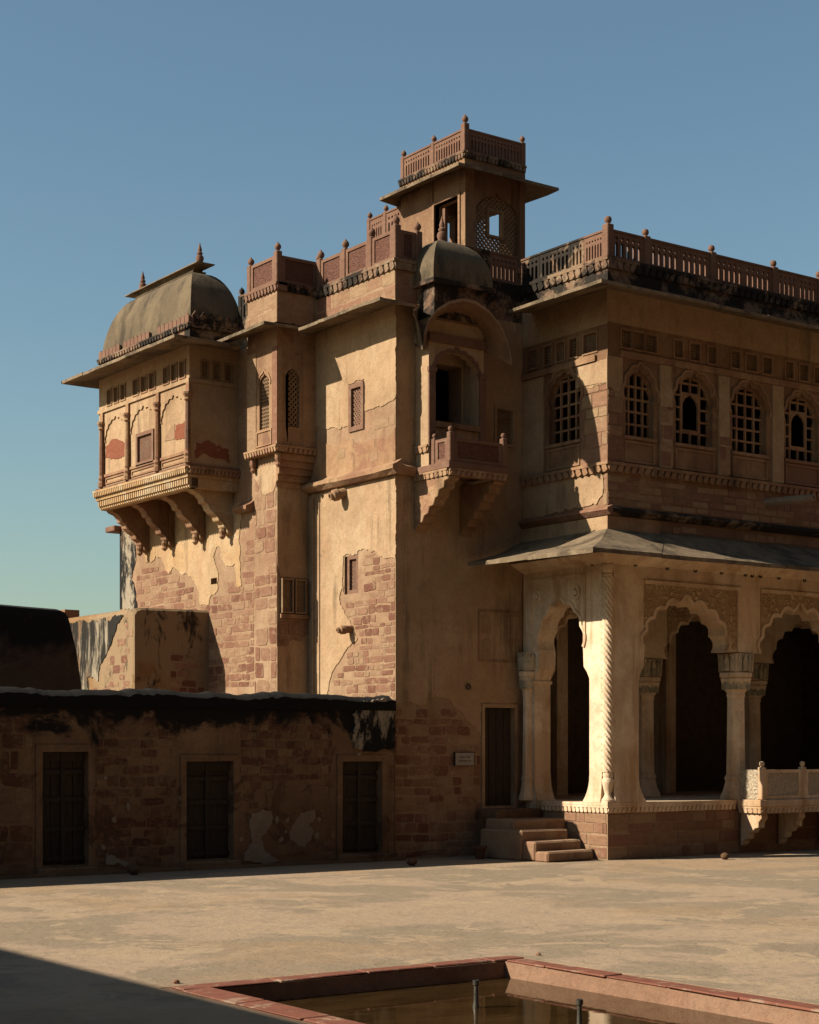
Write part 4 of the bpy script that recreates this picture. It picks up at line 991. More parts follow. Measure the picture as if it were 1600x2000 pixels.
# shadow side with the arched lattice and its square hole
lat = (-.36, .70, 11.85, 12.75, 13.15)
oa = opening(lat[0], lat[1], lat[2], lat[3], lat[4], 7, bulge=.12)
MB().plate(fpv, rect(PUa + .221, PUb, pz0, pz1), .0, .2, [oa]).build('wall', M['plaster_worn'], pv_)
sq = (.0, .34, 12.35, 12.83)
hp = rect(*sq)
lt = MB()
def lat_hole(a0, a1, b0, b1, pitch, bar):
    L, h = a1 - a0, b1 - b0; k = -h
    while k < L:
        for sg in (1, -1):
            m = 26; t0 = max(0, -k); t1 = min(h, L - k); run = None; pts = []
            for i in range(m + 1):
                t = t0 + (t1 - t0) * i / m; p = (a0 + k + t, b0 + t)
                if sg < 0: p = (a1 - (k + t), b0 + t)
                if not (sq[0] - .03 < p[0] < sq[1] + .03 and sq[2] - .03 < p[1] < sq[3] + .03):
                    if run is None: run = p
                    last = p
                else:
                    if run: lt.bar(fpv, run, last, bar, .06 + (.005 if sg < 0 else 0), .10)
                    run = None
            if run and t1 - t0 > .02: lt.bar(fpv, run, last, bar, .06 + (.005 if sg < 0 else 0), .10)
        k += pitch
lat_hole(lat[0] - .02, lat[1] + .02, lat[2], lat[4] + .1, .105, .034)
pw_ = lt.build('lattice', M['lattice_tan'], pv_)
frame(pw_, fpv, sq[0] - .05, sq[1] + .05, sq[2] - .05, sq[3] + .05, .055, M['lattice_tan'], .03, .12, 'hatch_frame')
MB().fbox(fpv, PUa - .03, PUa + .16, 11.2, pz1 - .03, -.05, -.0005).build('corner_pilaster', M['plaster_worn'], pv_)
MB().fbox(fpv, PUb - .12, PUb + .02, 11.2, pz1 - .03, -.04, -.0005).build('corner_pilaster', M['plaster_worn'], pv_)
MB().fbox(fpv, PUa + .17, PUb - .13, 11.66, 11.78, -.06, -.0005).build('sill', M['plaster_tan'], pv_)
# far sides with their openings
MB().plate(FV(PVb - .2), rect(PUa + .221, PUb - .201, pz0, pz1), 0, .2, [rect(-.3, .6, 11.3, 13.3)]).build('wall', M['plaster_worn'], pv_)
MB().plate(FU(PUb - .2), rect(PVa + .201, PVb, pz0, pz1), 0, .2, [rect(4.0, 5.35, 11.3, 13.25)]).build('wall', M['plaster_worn'], pv_)
zi, zo = 13.62, 13.44
o1 = .5
eave(pv_, [(PUa, PVb, zi), (PUa, PVa, zi), (PUb, PVa, zi), (PUb, PVb, zi), (PUa, PVb, zi)], [(PUa - o1, PVb + o1 - .4, zo), (PUa - o1, PVa - o1 + .05, zo), (PUb + o1 + .02, PVa - o1, zo - .03), (PUb + o1, PVb + o1, zo), (PUa - o1, PVb + o1 - .4, zo)], .06, .9, jz=.008)
MB().box(PUa - .03, PUb + .03, PVa - .03, PVb + .03, 13.621, 13.74).build('roof_slab', M['plaster_tan'], pv_)
leafband(pv_, FU(PUa - .03), PVa - .06, PVb + .03, 13.741, 13.87, M['frieze'], .05, .10, 'frieze_moulding', .2)
leafband(pv_, FV(PVa - .03), PUa - .0, PUb + .03, 13.741, 13.87, M['frieze'], .05, .10, 'frieze_moulding', .2)
pr_ = thing('stone_railing', (.1, 4.5, 13.87), 'pierced red railing with bud finials on top of the rooftop pavilion', 'railing', 'stone railings on the palace roofs')
gu, gv = FU(PUa + .03), FV(PVa + .03)
post(pr_, gu, PVa + .03, 13.87, 14.44, M['red'], .13); post(pr_, gu, 4.52, 13.87, 14.36, M['red'], .11); post(pr_, gu, PVb - .03, 13.87, 14.36, M['red'], .11); post(pr_, gv, PUb - .0, 13.87, 14.36, M['red'], .11)
pierced(pr_, gu, PVa + .09, 4.46, 13.87, 14.30, M['red'], n=10); pierced(pr_, gu, 4.58, PVb - .09, 13.87, 14.30, M['red'], n=10); pierced(pr_, gv, PUa + .1, PUb - .06, 13.87, 14.30, M['red'], n=15)
pierced(pr_, FV(PVb - .03), PUa + .1, PUb - .06, 13.87, 14.30, M['red'], n=15); pierced(pr_, FU(PUb - .0), PVa + .09, PVb - .09, 13.87, 14.30, M['red'], n=18)
# railing behind, running back from the pavilion
rr = thing('stone_railing', (-.6, 6.3, 10.46), 'slender pierced railing running back from the rooftop pavilion', 'railing', 'stone railings on the palace roofs')
q = PU(PUa, [(785, 412), (752, 430), (718, 427)])
ve = P(718, 430, u=PUa)[1]; vm = P(752, 430, u=PUa)[1]; zq = P(752, 415, u=PUa)[2]
MB().fbox(FU(PUa + .03), PVb + .6 * 0 + .01, ve, 10.46, zq - .62, -.06, .1).build('base', M['mortar'], rr)
for a in (vm, ve - .05): post(rr, FU(PUa + .03), a, zq - .62, zq + .02, M['red'], .11)
pierced(rr, FU(PUa + .03), PVb + .02, vm - .06, zq - .62, zq - .04, M['red'], n=4); pierced(rr, FU(PUa + .03), vm + .06, ve - .11, zq - .62, zq - .04, M['red'], n=5)

# ------------------------------------------------------------------ corner block with turret, left of the tower
cb = thing('corner_block', (-3, 8.8, 0), 'weathered rubble-stone block with a slim turret left of the tower', 'building')
cu_, cv_ = FU(U3), FV(V3)
jl = PV(V3, [(548, 1100), (592, 1165)]); jl = (jl[0][0], jl[1][0], 4.72, 5.4)
vent = PU(U3, [(413, 1142), (425, 1128)]); vent = (vent[1][0], vent[0][0], vent[0][1], vent[1][1])
MB().plate(cu_, rect(V3, V5, 0, 10.0), .0, .4, [rect(*vent)]).build('wall', M['mortar'], cb)
MB().box(U3 + .5, U3 + .6, vent[0] - .5, vent[1] + .5, vent[2] - .5, vent[3] + .5).build('inner_wall', M['dark_inside'], cb)
MB().plate(cv_, rect(U3 + .401, U2 + .39, 0, 7.9), .0, .3, ).build('wall', M['mortar'], cb)
MB().box(U3 + .41, U2 + .5, V5 - .4, V5, 0, 10.0).build('wall', M['mortar'], cb)
MB().box(U3 + .41, 3.0, V5 - .41, V5 - .402, 0, 10.0).build('wall', M['mortar'], cb)
MB().box(U3, U2 + .4, V3 + .4, V5, 10.001, 10.15).build('roof_slab', M['mortar'], cb)
patch = PU(U3, [(262, 985), (264, 1030), (272, 1055), (282, 1082), (286, 1100), (300, 1095), (305, 1086), (317, 1092), (325, 1115), (330, 1121), (340, 1107), (357, 1122), (364, 1119), (375, 1127), (382, 1140), (390, 1157), (392, 1182), (407, 1182), (410, 1172), (420, 1162), (427, 1147), (427, 1120), (421, 1102), (420, 1080), (424, 1068), (432, 1070), (431, 1085), (436, 1094), (442, 1105), (455, 1106), (460, 1100), (462, 1142), (467, 1147), (472, 1145), (470, 1097), (469, 1035), (472, 985)])
strip = PU(U3, [(235, 1035), (258, 1035), (262, 1055), (266, 1075), (262, 1110), (257, 1130), (266, 1155), (269, 1186), (235, 1190)])
strip[0] = (V5, strip[0][1]); strip[-1] = (V5, strip[-1][1])
MB().plate(cu_, rough(patch, (0, 99, 0, patch[0][1]), .012, .08), -.013, -.0005, [rect(*vent)]).build('plaster_patch', M['plaster_pale'], cb)
MB().plate(cu_, rough(strip, (0, V5, 0, 99), .012, .08), -.013, -.0005).build('plaster_patch', M['mottled_plaster'], cb)
quoin = PU(U3, [(541, 960), (497, 960)]); qv = quoin[1][0]
mk = dict(gap=.03, keep=.95)
masonry(cb, cu_, 'u', [rect(V3, qv, 2.7, 7.6)], course=(.22, .42), width=(.3, .52), mat='stone', proud=(.012, .03), gap=.05, keep=.85)
masonry(cb, cu_, 'u', [rect(qv, V5, 3.3, 6.3)], [patch, strip], course=(.12, .21), width=(.2, .6), mat='stone', proud=(.008, .024), **mk)
cap1 = PU(U3, [(541, 905), (541, 940), (535, 960), (520, 968), (505, 945), (497, 935), (500, 905)]); cap1[0] = (V3 - .0, cap1[0][1]); cap1[1] = (V3 - .0, cap1[1][1])
MB().plate(cu_, rough(cap1, (V3, 99, 0, cap1[0][1]), .02, .1), -.013, -.0005).build('plaster_patch', M['plaster'], cb)
# shadow face of the block
cs = [(U3 - .0, 7.6)] + PV(V3, [(541, 1098)]) + [(jl[0], jl[3] + .03), (jl[1] + .1, jl[3] + .03), (U2 - .002, jl[3]), (U2 - .002, 7.6)]
MB().plate(cv_, cs, -.013, -.0005).build('plaster_skin', M['plaster'], cb)
cs2 = PV(V3, [(541, 1262), (560, 1262), (575, 1250), (600, 1240)]); cs2 = [(U3, 0.0), (U3, cs2[0][1])] + cs2[1:] + [(U2 - .002, cs2[-1][1]), (U2 - .002, 0)]
MB().plate(cv_, rough(cs2, (U3, U2, 0, 99), .02), -.013, -.0005).build('plaster_skin', M['plaster'], cb)
for k in range(2):
    a0 = jl[0] + k * (jl[1] - jl[0]) * .58; a1 = a0 + (jl[1] - jl[0]) * .5
    jali(cb, FV(V3 - .03), a0, a1, jl[2], jl[3], 'lattice_tan', .03, .06, .02, -.02)
MB().fbox(cv_, jl[0] - .02, U2 - .003, jl[2] - .1, jl[2] - .02, -.06, -.001).build('sill', M['plaster_tan'], cb)
masonry(cb, cv_, 'v', [rect(U3 + .02, U2 - .02, cs2[2][1], jl[2] - .12)], course=(.18, .3), width=(.2, .4), mat='stone', gap=.04, keep=.8)
# slim ledge stub on the quoin
sill(cu_, P(497, 960, u=U3)[1], P(470, 985, u=U3)[1], 6.95, .18, .14, cb, M['plaster_tan'])
# far-left projecting stone
mb = MB(); zz = P(222, 1033, u=U3 - .1)[2]; mb.box(U3 - .18, U3 + .3, V5 - .05, V5 + .42, zz - .07, zz + .06); mb.build('corbel', M['red'], cb, bevel=.02)
# turret
tb = U3 - .15; TV0, TV1 = V3 - .25, 6.30
ft1, ft2 = FU(tb), FV(TV0)
TZ0, TZ1 = 7.97, 10.4
s1 = PU(tb, [(507, 820), (526, 735)]); s1 = (s1[1][0], s1[0][0], 8.35, 9.2, 9.42)
s2 = PV(TV0, [(558, 820), (585, 715)]); s2 = (s2[0][0], s2[1][0], 8.35, 9.25, 9.5)
oA = opening(*s1[:5], 5, bulge=.15); oB = opening(*s2[:5], 5, bulge=.15)
MB().plate(ft1, rect(TV0, TV1, TZ0, TZ1), .0, .25, [oA]).build('turret_wall', M['plaster_worn'], cb)
MB().plate(ft2, rect(tb + .251, U2 - .002, TZ0, TZ1), .0, .2, [oB]).build('turret_wall', M['plaster_worn'], cb)
MB().box(tb + .26, U3 - .002, TV1 - .2, TV1, TZ0, TZ1).build('turret_wall', M['plaster_worn'], cb)
MB().box(tb + .26, U3 + .38, TV0 + .21, TV1 - .21, TZ0, TZ0 + .1).build('turret_floor', M['dark_inside'], cb)
lattice(cb, ft1, s1[0], s1[1], s1[2], s1[4], M['lattice_tan'], .07, .024, .04, .07, diag=False)
lattice(cb, ft2, s2[0], s2[1], s2[2], s2[4], M['lattice_tan'], .10, .03, .04, .07)
for fr_, a0, a1 in ((ft1, TV0 - .02, s1[0] - .12), (ft1, s1[1] + .12, TV1), (ft2, tb + .0, s2[0] - .08), (ft2, s2[1] + .08, U2 - .004)):
    if a1 - a0 > .04: MB().fbox(fr_, a0, a1, TZ0 + .02, 9.9, -.013, -.0005).build('pilaster', M['ashlar' if fr_ is ft1 else 'plaster_tan'], cb)
MB().band(ft1, cusped(s1[0] - .05, s1[1] + .05, s1[3], s1[4] + .07, 5, bulge=.15), .04, -.02, -.0005).build('arch_lip', M['plaster_tan'], cb)
frame(cb, ft1, s1[0] - .1, s1[1] + .1, TZ0 + .04, s1[2] - .03, .03, M['plaster_tan'], -.02, -.0005, 'apron_panel')
leafband(cb, ft1, TV0 - .06, TV1 + .05, TZ0 - .13, TZ0, M['plaster_tan'], .07, .10, 'turret_moulding', .14)
leafband(cb, ft2, tb - .0, U2 - .003, TZ0 - .13, TZ0, M['plaster_tan'], .07, .10, 'turret_moulding', .14)
for k in range(5):                                               # corbelled underside of the turret on its shadow side
    e = .05 * k; MB().box(tb + .12, U2 - .01, TV0 + .02 + e, V3 - .032, TZ0 - .14 - (k + 1) * .13, TZ0 - .14 - k * .13 - .001).build('corbel_course', M['plaster_tan'], cb)
for a in (TV0 + .08, TV1 - .08):
    kb = MB(); kb.lathe((tb + .08, a, TZ0 - .42), [(.02, 0), (.06, .05), (.04, .1), (.07, .16), (.07, .28)], 8); kb.build('pendant', M['plaster_tan'], cb)
eave(cb, [(tb, TV1 + .02, 10.34), (tb, TV0, 10.34), (U2 - .5, TV0, 10.34)], [(-4.45, P(405, 675, u=-4.45)[1], 10.20), (-4.45, 4.80, 10.23), (P(583, 640, v=4.80)[0], 4.80, 10.24)], .06, .8, jz=.01)
MB().box(tb, U2 + .3, TV0, TV1, 10.345, 10.98).build('turret_parapet', M['mortar'], cb)
masonry(cb, ft1, 'u', [rect(TV0, TV1, 10.36, 10.96)], course=(.28, .32), width=(.5, .8), mat='ashlar', lst=BLOCKS, gap=.015, proud=(.008, .014))
masonry(cb, ft2, 'v', [rect(tb, U2 + .02, 10.36, 10.96)], course=(.28, .32), width=(.4, .7), mat='ashlar', lst=BLOCKS, gap=.015, proud=(.008, .014))
leafband(cb, ft1, TV0 - .06, TV1 + .03, 10.98, 11.14, M['red'], .06, .12, 'frieze_moulding', .2)
leafband(cb, ft2, tb, U2 + .25, 10.98, 11.14, M['red_dark'], .06, .12, 'frieze_moulding', .2)
tp = thing('stone_railing', (-3.5, 5.6, 11.14), 'boxed red panel parapet with bud finials on the slim turret', 'railing', 'stone railings on the palace roofs')
h1, h2 = FU(tb + .05), FV(TV0 + .05)
post(tp, h1, TV0 + .05, 11.14, 11.76, M['red'], .13); post(tp, h1, TV1 - .05, 11.14, 11.70, M['red'], .13); post(tp, h2, U2 + .1, 11.14, 11.70, M['red'], .12)
solidpanel(tp, h1, TV0 + .12, TV1 - .12, 11.14, 11.68, M['red'], M['carved_red']); solidpanel(tp, h2, tb + .12, U2 + .03, 11.14, 11.68, M['red'], M['carved_red'])
br = thing('stone_railing', (-3.6, 6.8, 10.15), 'dark lichened railing stub between the turret and the curved roof', 'railing', 'stone railings on the palace roofs')
MB().box(U3 + .05, U3 + .3, TV1 + .02, 7.4, 10.151, 10.75).build('base', M['frieze'], br)
pierced(br, FU(U3 + .1), TV1 + .02, 6.9, 10.751, 11.25, M['frieze'], n=4); post(br, FU(U3 + .1), 6.96, 10.751, 11.3, M['frieze'], .12)
# ------------------------------------------------------------------ overhanging bay
bay = thing('overhanging_bay', (-4.4, 9, 6.4), 'overhanging bay on four brackets with a long curved roof', 'bay window')
fb1, fb2 = FU(UB), FV(VB1)
BZ0, BZ1 = 7.75, 10.2
wj = PU(UB, [(270, 880), (299, 820)]); wj = (wj[1][0], wj[0][0], 8.05, 8.62)
small_b = []
cv_x = [(203, 9), (253, 0), (312, 0), (372, 0)]
cvs = [P(x, 850, u=UB)[1] for x in (203, 253, 312, 371)]            # far .. near
for i in range(3):
    a, b_ = cvs[i + 1] + .12, cvs[i] - .12; p = (b_ - a) / 3
    for k in range(3): small_b.append((a + p * k + .07, a + p * (k + 1) - .07, 9.52, 9.84))
MB().plate(fb1, rect(VB1, VB2, BZ0, BZ1), .0, .22, [rect(*wj)] + [rect(*s) for s in small_b]).build('front_wall', M['plaster'], bay)
sm2 = [(UB + .28 + k * .27, UB + .42 + k * .27, 9.52, 9.84) for k in range(3)]
MB().plate(fb2, rect(UB + .221, U3 - .002, BZ0, BZ1), .0, .2, [rect(*s) for s in sm2]).build('side_wall', M['plaster'], bay)
MB().box(UB + .221, U3 - .002, VB2 - .2, VB2, BZ0, BZ1).build('side_wall', M['plaster'], bay)
for s in small_b:
    f = frame(bay, fb1, s[0] - .03, s[1] + .03, s[2] - .03, s[3] + .03, .028, M['plaster_tan'], -.02, -.0005, 'vent_frame'); lattice(f, fb1, *s, M['lattice_tan'], .06, .018, .03, .06)
for s in sm2:
    f = frame(bay, fb2, s[0] - .03, s[1] + .03, s[2] - .03, s[3] + .03, .028, M['plaster_tan'], -.02, -.0005, 'vent_frame'); lattice(f, fb2, *s, M['lattice_tan'], .05, .018, .03, .06)
MB().fbox(fb1, VB1 - .04, VB2, 9.38, 9.46, -.04, -.0005).build('vent_sill', M['plaster'], bay)
MB().fbox(fb2, UB, U3 - .003, 9.38, 9.46, -.04, -.0005).build('vent_sill', M['plaster'], bay)
# attached columns
for i, a in enumerate(cvs):
    c = MB(); x = UB - .05
    c.lathe((x, a, BZ0 + .3), [(.055, 0), (.06, .3), (.05, .8), (.048, .93)], 8, .39); col = c.build('column', M['red' if i in (0, 3) else 'plaster_tan'], bay)
    MB().lathe((x, a, BZ0 + .005), [(.085, 0), (.085, .08), (.06, .13), (.08, .18), (.05, .24), (.065, .294)], 8, .39).build('base', M['plaster_tan'], col)
    MB().lathe((x, a, BZ0 + 1.231), [(.05, 0), (.08, .04), (.06, .08), (.10, .15), (.10, .19)], 8, .39).build('capital', M['plaster_tan'], col)
    MB().fbox(fb1, a - .065, a + .065, BZ0 + 1.422, 9.37, -.06, -.0005).build('pilaster', M['plaster_tan'], bay)
for i in range(3):
    a0, a1 = cvs[i + 1] + .1, cvs[i] - .1
    MB().plate(fb1, [(a1, 9.34), (a0, 9.34), (a0, 8.72)] + cusped(a0 + .03, a1 - .03, 8.72, 9.2, 9, bulge=.25) + [(a1, 8.72)], -.028, -.0005).build('blind_arch', M['plaster'], bay)
    frame(bay, fb1, a0 + .02, a1 - .02, BZ0 + .05, 8.02 - .08, .035, M['plaster_tan'], -.022, -.0005, 'apron_panel')
    MB().fbox(fb1, a0 - .03, a1 + .03, 7.965, 8.02, -.03, -.0005).build('apron_rail', M['plaster_tan'], bay)
fz = [PU(UB, q) for q in ([(207, 895), (207, 872), (216, 862), (226, 857), (240, 862), (249, 872), (249, 890)], [(343, 858), (344, 832), (355, 828), (366, 822), (366, 852)])]
for q in fz: MB().plate(fb1, rough(q, (0, 99, 0, 99), .008, .06), -.012, -.0004).build('exposed_stone', M['redpaint'], bay)
gq = PU(UB, [(322, 862), (327, 848), (335, 833), (342, 828), (342, 858)])
MB().plate(fb1, gq, -.010, -.0003).build('exposed_stone', M['mortar'], bay)
MB().plate(fb2, rough([(UB + .15, 7.86), (U3 - .2, 7.84), (U3 - .22, 8.12), (U3 - .6, 8.22), (UB + .16, 8.2)], (-99, 99, -99, 99), .02), -.012, -.0004).build('exposed_stone', M['redpaint'], bay)
jali(bay, fb1, wj[0] - .06, wj[1] + .06, wj[2] - .06, wj[3] + .06, 'lattice', .075, .06, .02)
# stepped mouldings under the floor
MB().box(UB - .06, U3 - .002, VB1 - .06, VB2 + .06, BZ0 - .06, BZ0 - .001).build('floor_slab', M['red'], bay)
leafband(bay, FU(UB - .06), VB1 - .06, VB2 + .06, BZ0 - .20, BZ0 - .062, M['plaster_pale'], .07, .085, 'rope_moulding', .3)
leafband(bay, FV(VB1 - .06), UB - .05, U3 - .003, BZ0 - .20, BZ0 - .062, M['plaster_tan'], .05, .085, 'rope_moulding', .2)
MB().box(UB - .06, U3 - .002, VB1 - .03, VB2 + .05, BZ0 - .27, BZ0 - .202).build('fillet', M['plaster_pale'], bay)
den = MB(); n = 44
for i in range(n):
    a = VB1 + (VB2 - VB1) * (i + .15) / n; wd = (VB2 - VB1) / n * .62
    den.box(UB - .035, UB + .05, a, a + wd, BZ0 - .40, BZ0 - .272); den.box(UB + .005, UB + .05, a, a + wd, BZ0 - .46, BZ0 - .401)
den.box(UB + .05, UB + .2, VB1, VB2, BZ0 - .47, BZ0 - .272); den.build('dentil_course', M['plaster_pale'], bay)
MB().box(UB + .2, U3 - .002, VB1 + .02, VB2 - .02, BZ0 - .36, BZ0 - .272).build('floor_soffit', M['plaster_tan'], bay)
MB().fbox(FV(VB1 - .0), UB + .051, U3 - .003, BZ0 - .47, BZ0 - .272, .0, .2).build('side_panel', M['plaster_pale'], bay)
bt = BZ0 - .36
bv = [P(x, y, u=U3)[1] for x, y in ((288, 1075), (337, 1068), (397, 1055), (450, 1042))]
for k, a in enumerate(bv):
    prf = [(U3 - .002, bt), (UB + .16, bt), (UB + .14, bt - .08), (UB + .22, bt - .16), (UB + .34, bt - .2), (UB + .42, bt - .28), (UB + .44, bt - .36), (UB + .52, bt - .38), (UB + .56, bt - .48), (UB + .66, bt - .56), (UB + .74, bt - .60), (UB + .78, bt - .70), (UB + .88, bt - .74), (UB + .90, bt - .82), (UB + .97, bt - .86), (UB + .98, bt - .94), (U3 - .002, bt - .98)]
    MB().plate(lambda p, q, d, a=a: (p, a + d, q), prf, -.13, .13).build('bracket', M['plaster_pale' if k == 3 else 'plaster_tan'], bay, bevel=.012)
    kb = MB(); kb.lathe((UB + .93, a, bt - 1.06), [(.02, 0), (.07, .05), (.05, .1), (.08, .16), (.06, .22)], 8); kb.build('pendant', M['plaster_tan'], bay)
# eave, band and roof
eave(bay, [(U3, VB2 + .0, 10.2), (UB, VB2, 10.2), (UB, VB1, 10.2), (U3, VB1, 10.2)], [(U3, VB2 + .38, 10.10), (UB - .71, VB2 + .38, 10.10), (UB - .71, VB1 - .70, 10.10), (U3 - .35, VB1 - .70, 10.09)], .06, 1.0, jz=.008)
MB().box(UB + .02, U3 + .1, VB1 + .02, VB2 - .0, 10.2, 10.48).build('parapet_band', M['frieze'], bay)
leafband(bay, FU(UB), VB1 - .04, VB2 + .02, 10.48, 10.58, M['frieze'], .05, .12, 'band_moulding', .3)
leafband(bay, FV(VB1), UB, U3 + .1, 10.48, 10.58, M['frieze'], .05, .12, 'band_moulding', .3)
mer = MB(); n = 24
for i in range(n):
    a0 = VB1 + .02 + (VB2 - VB1) * i / n; wd = (VB2 - VB1) / n * .9; a1 = a0 + wd
    if i in (8, 9, 17): continue
    mer.plate(FU(UB + .0), [(a0, 10.582), (a1, 10.582), (a1, 10.72), ((a0 + a1) / 2, 10.765 + R.uniform(-.02, .01)), (a0, 10.72)], -.01, .04)
mer.build('merlon_band', M['red'], bay, kind='stuff')
mer = MB()
for i in range(6):
    a0 = UB + .06 + (U3 - UB) * i / 6; a1 = a0 + .16
    mer.plate(FV(VB1 + .0), [(a0, 10.582), (a1, 10.582), (a1, 10.72), ((a0 + a1) / 2, 10.83), (a0, 10.72)], -.01, .04)
mer.build('merlon_band', M['red_dark'], bay, kind='stuff')
ru0, ru1, rv0, rv1 = UB + .05, U3 + .15, VB1 + .05, VB2 - .02
ztop = 11.84
rg = cloister(ru0, ru1, rv0, rv1, 10.56, ztop, .50, .80, 14, .42, 8)
def ring_at(iu, iv, z):
    a, b_, c, d = ru0 + iu, ru1 - iu, rv0 + iv, rv1 - iv; r = []; cs_ = [(a, c), (b_, c), (b_, d), (a, d)]
    for i in range(4):
        p, q = cs_[i], cs_[(i + 1) % 4]
        for k in range(8): r.append((p[0] + (q[0] - p[0]) * k / 8, p[1] + (q[1] - p[1]) * k / 8, z))
    return r
rg += [ring_at(.46, .74, ztop + .01), ring_at(.45, .72, ztop + .035), ring_at(.51, .80, ztop + .05), ring_at(.50, .76, ztop + .10), ring_at(.44, .66, ztop + .14)]
roof = MB().rings(rg).build('roof', M['dome'], bay, smooth=True)
ucn = (ru0 + ru1) / 2
MB().rings([[(ucn - w_, rv0 + .50 - e, z), (ucn + w_, rv0 + .50 - e, z), (ucn + w_, rv1 - .35 + e, z), (ucn - w_, rv1 - .35 + e, z)] for w_, e, z in ((.21, .04, ztop + .135), (.21, .04, ztop + .155), (.05, -.1, ztop + .20))]).build('ridge_slab', M['eave'], roof)
for v_ in (rv0 + .72, rv1 - .78):
    kb = MB(); kalash(kb, (ucn, v_, ztop + .175), .72); kb.build('finial', M['red'], roof, smooth=True)

# ------------------------------------------------------------------ courtyard wall with three doors
VW = V2 - .2
cw = thing('courtyard_wall', (-8, VW + .3, 0), 'low blackened rubble wall with three old plank doors', 'wall')
fw = FV(VW); WE = -3.20; WT = 2.86
doors = []
for (x0, y0), (x1, y1) in (((82, 1468), (172, 1684)), ((363, 1487), (455, 1682)), ((668, 1487), (745, 1672))):
    p, q = PV(VW, [(x0, y0), (x1, y1)]); doors.append((p[0], q[0], .16, p[1]))
dh = [rect(*d) for d in doors]
MB().plate(fw, rect(-40, WE, 0, WT), .0, .55, dh).build('wall', M['mortar_dark'], cw)
n = 150; rs = []
for i in range(n + 1):
    a = -16 + (WE + 16) * i / n if i else -40; j = R.gauss(0, .012) + .02 * math.sin(a * 2.1) + .012 * math.sin(a * 5.3); sh_ = min(1, (WE - a) / .12 + .35)
    rs.append([fw(a, WT - .12, -.06), fw(a, WT + .06 + j, -.055 + R.uniform(-.004, .004)), fw(a, WT + (.14 + j) * sh_, .06), fw(a, WT + (.16 + j) * sh_, .28), fw(a, WT + (.14 + j) * sh_, .5), fw(a, WT + .02, .61), fw(a, WT - .12, .6)])
MB().rings(rs).build('coping', M['black_plaster'], cw, smooth=True)
def pl(name, px, mat, d=-.03, amp=.02, lim=None, step=.09):
    q = PV(VW, px)
    return q, MB().plate(fw, rough(q, lim or (-99, 99, -99, 99), amp, step), d, -.0005).build(name, M[mat], cw)
bl3, _ = pl('mottled_plaster', [(700, 1372), (765, 1366), (767, 1400), (766, 1462), (745, 1464), (720, 1468), (690, 1462), (684, 1440), (692, 1420), (688, 1395)], 'mottled_plaster', -.045, .012)
sm, _ = pl('plaster_patch', [(520, 1545), (560, 1535), (640, 1540), (648, 1600), (630, 1640), (600, 1668), (520, 1672), (505, 1640), (522, 1600)], 'mortar_dark', -.022)
wa, _ = pl('whitewash_patch', [(490, 1590), (512, 1580), (528, 1584), (531, 1602), (520, 1622), (508, 1640), (515, 1660), (528, 1672), (545, 1680), (476, 1682), (482, 1660), (492, 1645), (486, 1618)], 'whitewash', -.03, .03)
wb, _ = pl('whitewash_patch', [(570, 1612), (582, 1596), (598, 1584), (614, 1582), (612, 1600), (603, 1612), (612, 1622), (606, 1640), (594, 1655), (580, 1652), (566, 1640), (565, 1622)], 'whitewash', -.03, .03)
wc, _ = pl('whitewash_patch', [(195, 1650), (204, 1652), (210, 1672), (235, 1680), (252, 1686), (245, 1694), (208, 1690)], 'whitewash', -.02, .02)
for x, y in [(540, 1600), (548, 1640), (478, 1668), (557, 1625), (560, 1602), (618, 1632), (622, 1600), (470, 1640), (700, 1475), (352, 1560), (250, 1575), (205, 1520), (222, 1600)]:
    a_, z_ = PV(VW, [(x, y)])[0]; r_ = R.uniform(.025, .06)
    MB().plate(fw, rough([(a_ + r_ * R.uniform(.5, 1.2) * math.cos(t), z_ + 1.4 * r_ * R.uniform(.5, 1.2) * math.sin(t)) for t in [i * 2 * math.pi / 7 for i in range(7)]], (-99, 99, -99, 99), .01), -.024, -.0005).build('whitewash_fleck', M['whitewash'], cw)
fr_holes = [rect(d[0] - .14, d[1] + .14, d[2] - .16, d[3] + .14) for d in doors]
hz = fr_holes + [bl3, sm, wa, wb]
masonry(cw, fw, 'v', [rect(-6.45, -4.55, 1.6, 2.76)], hz, course=(.10, .17), width=(.14, .32), mat='stone_dark', gap=.03, proud=(.015, .04))
masonry(cw, fw, 'v', [rect(-9.15, -7.62, .1, 2.6)], hz, course=(.13, .2), width=(.2, .45), mat='stone_dark', gap=.035, proud=(.015, .035), keep=.85)
masonry(cw, fw, 'v', [rect(-6.5, -4.5, .06, 1.6)], hz, course=(.14, .2), width=(.2, .4), mat='stone_dark', gap=.035, proud=(.012, .03), keep=.85)
masonry(cw, fw, 'v', [rect(-11.2, -10.2, .06, 2.6)], hz, course=(.18, .34), width=(.25, .5), mat='stone_dark', gap=.05, proud=(.012, .03), keep=.9)
masonry(cw, fw, 'v', [rect(-3.36, -3.2, .1, 1.8)], hz, course=(.2, .3), width=(.2, .3), mat='stone_dark', gap=.03, proud=(.012, .03))
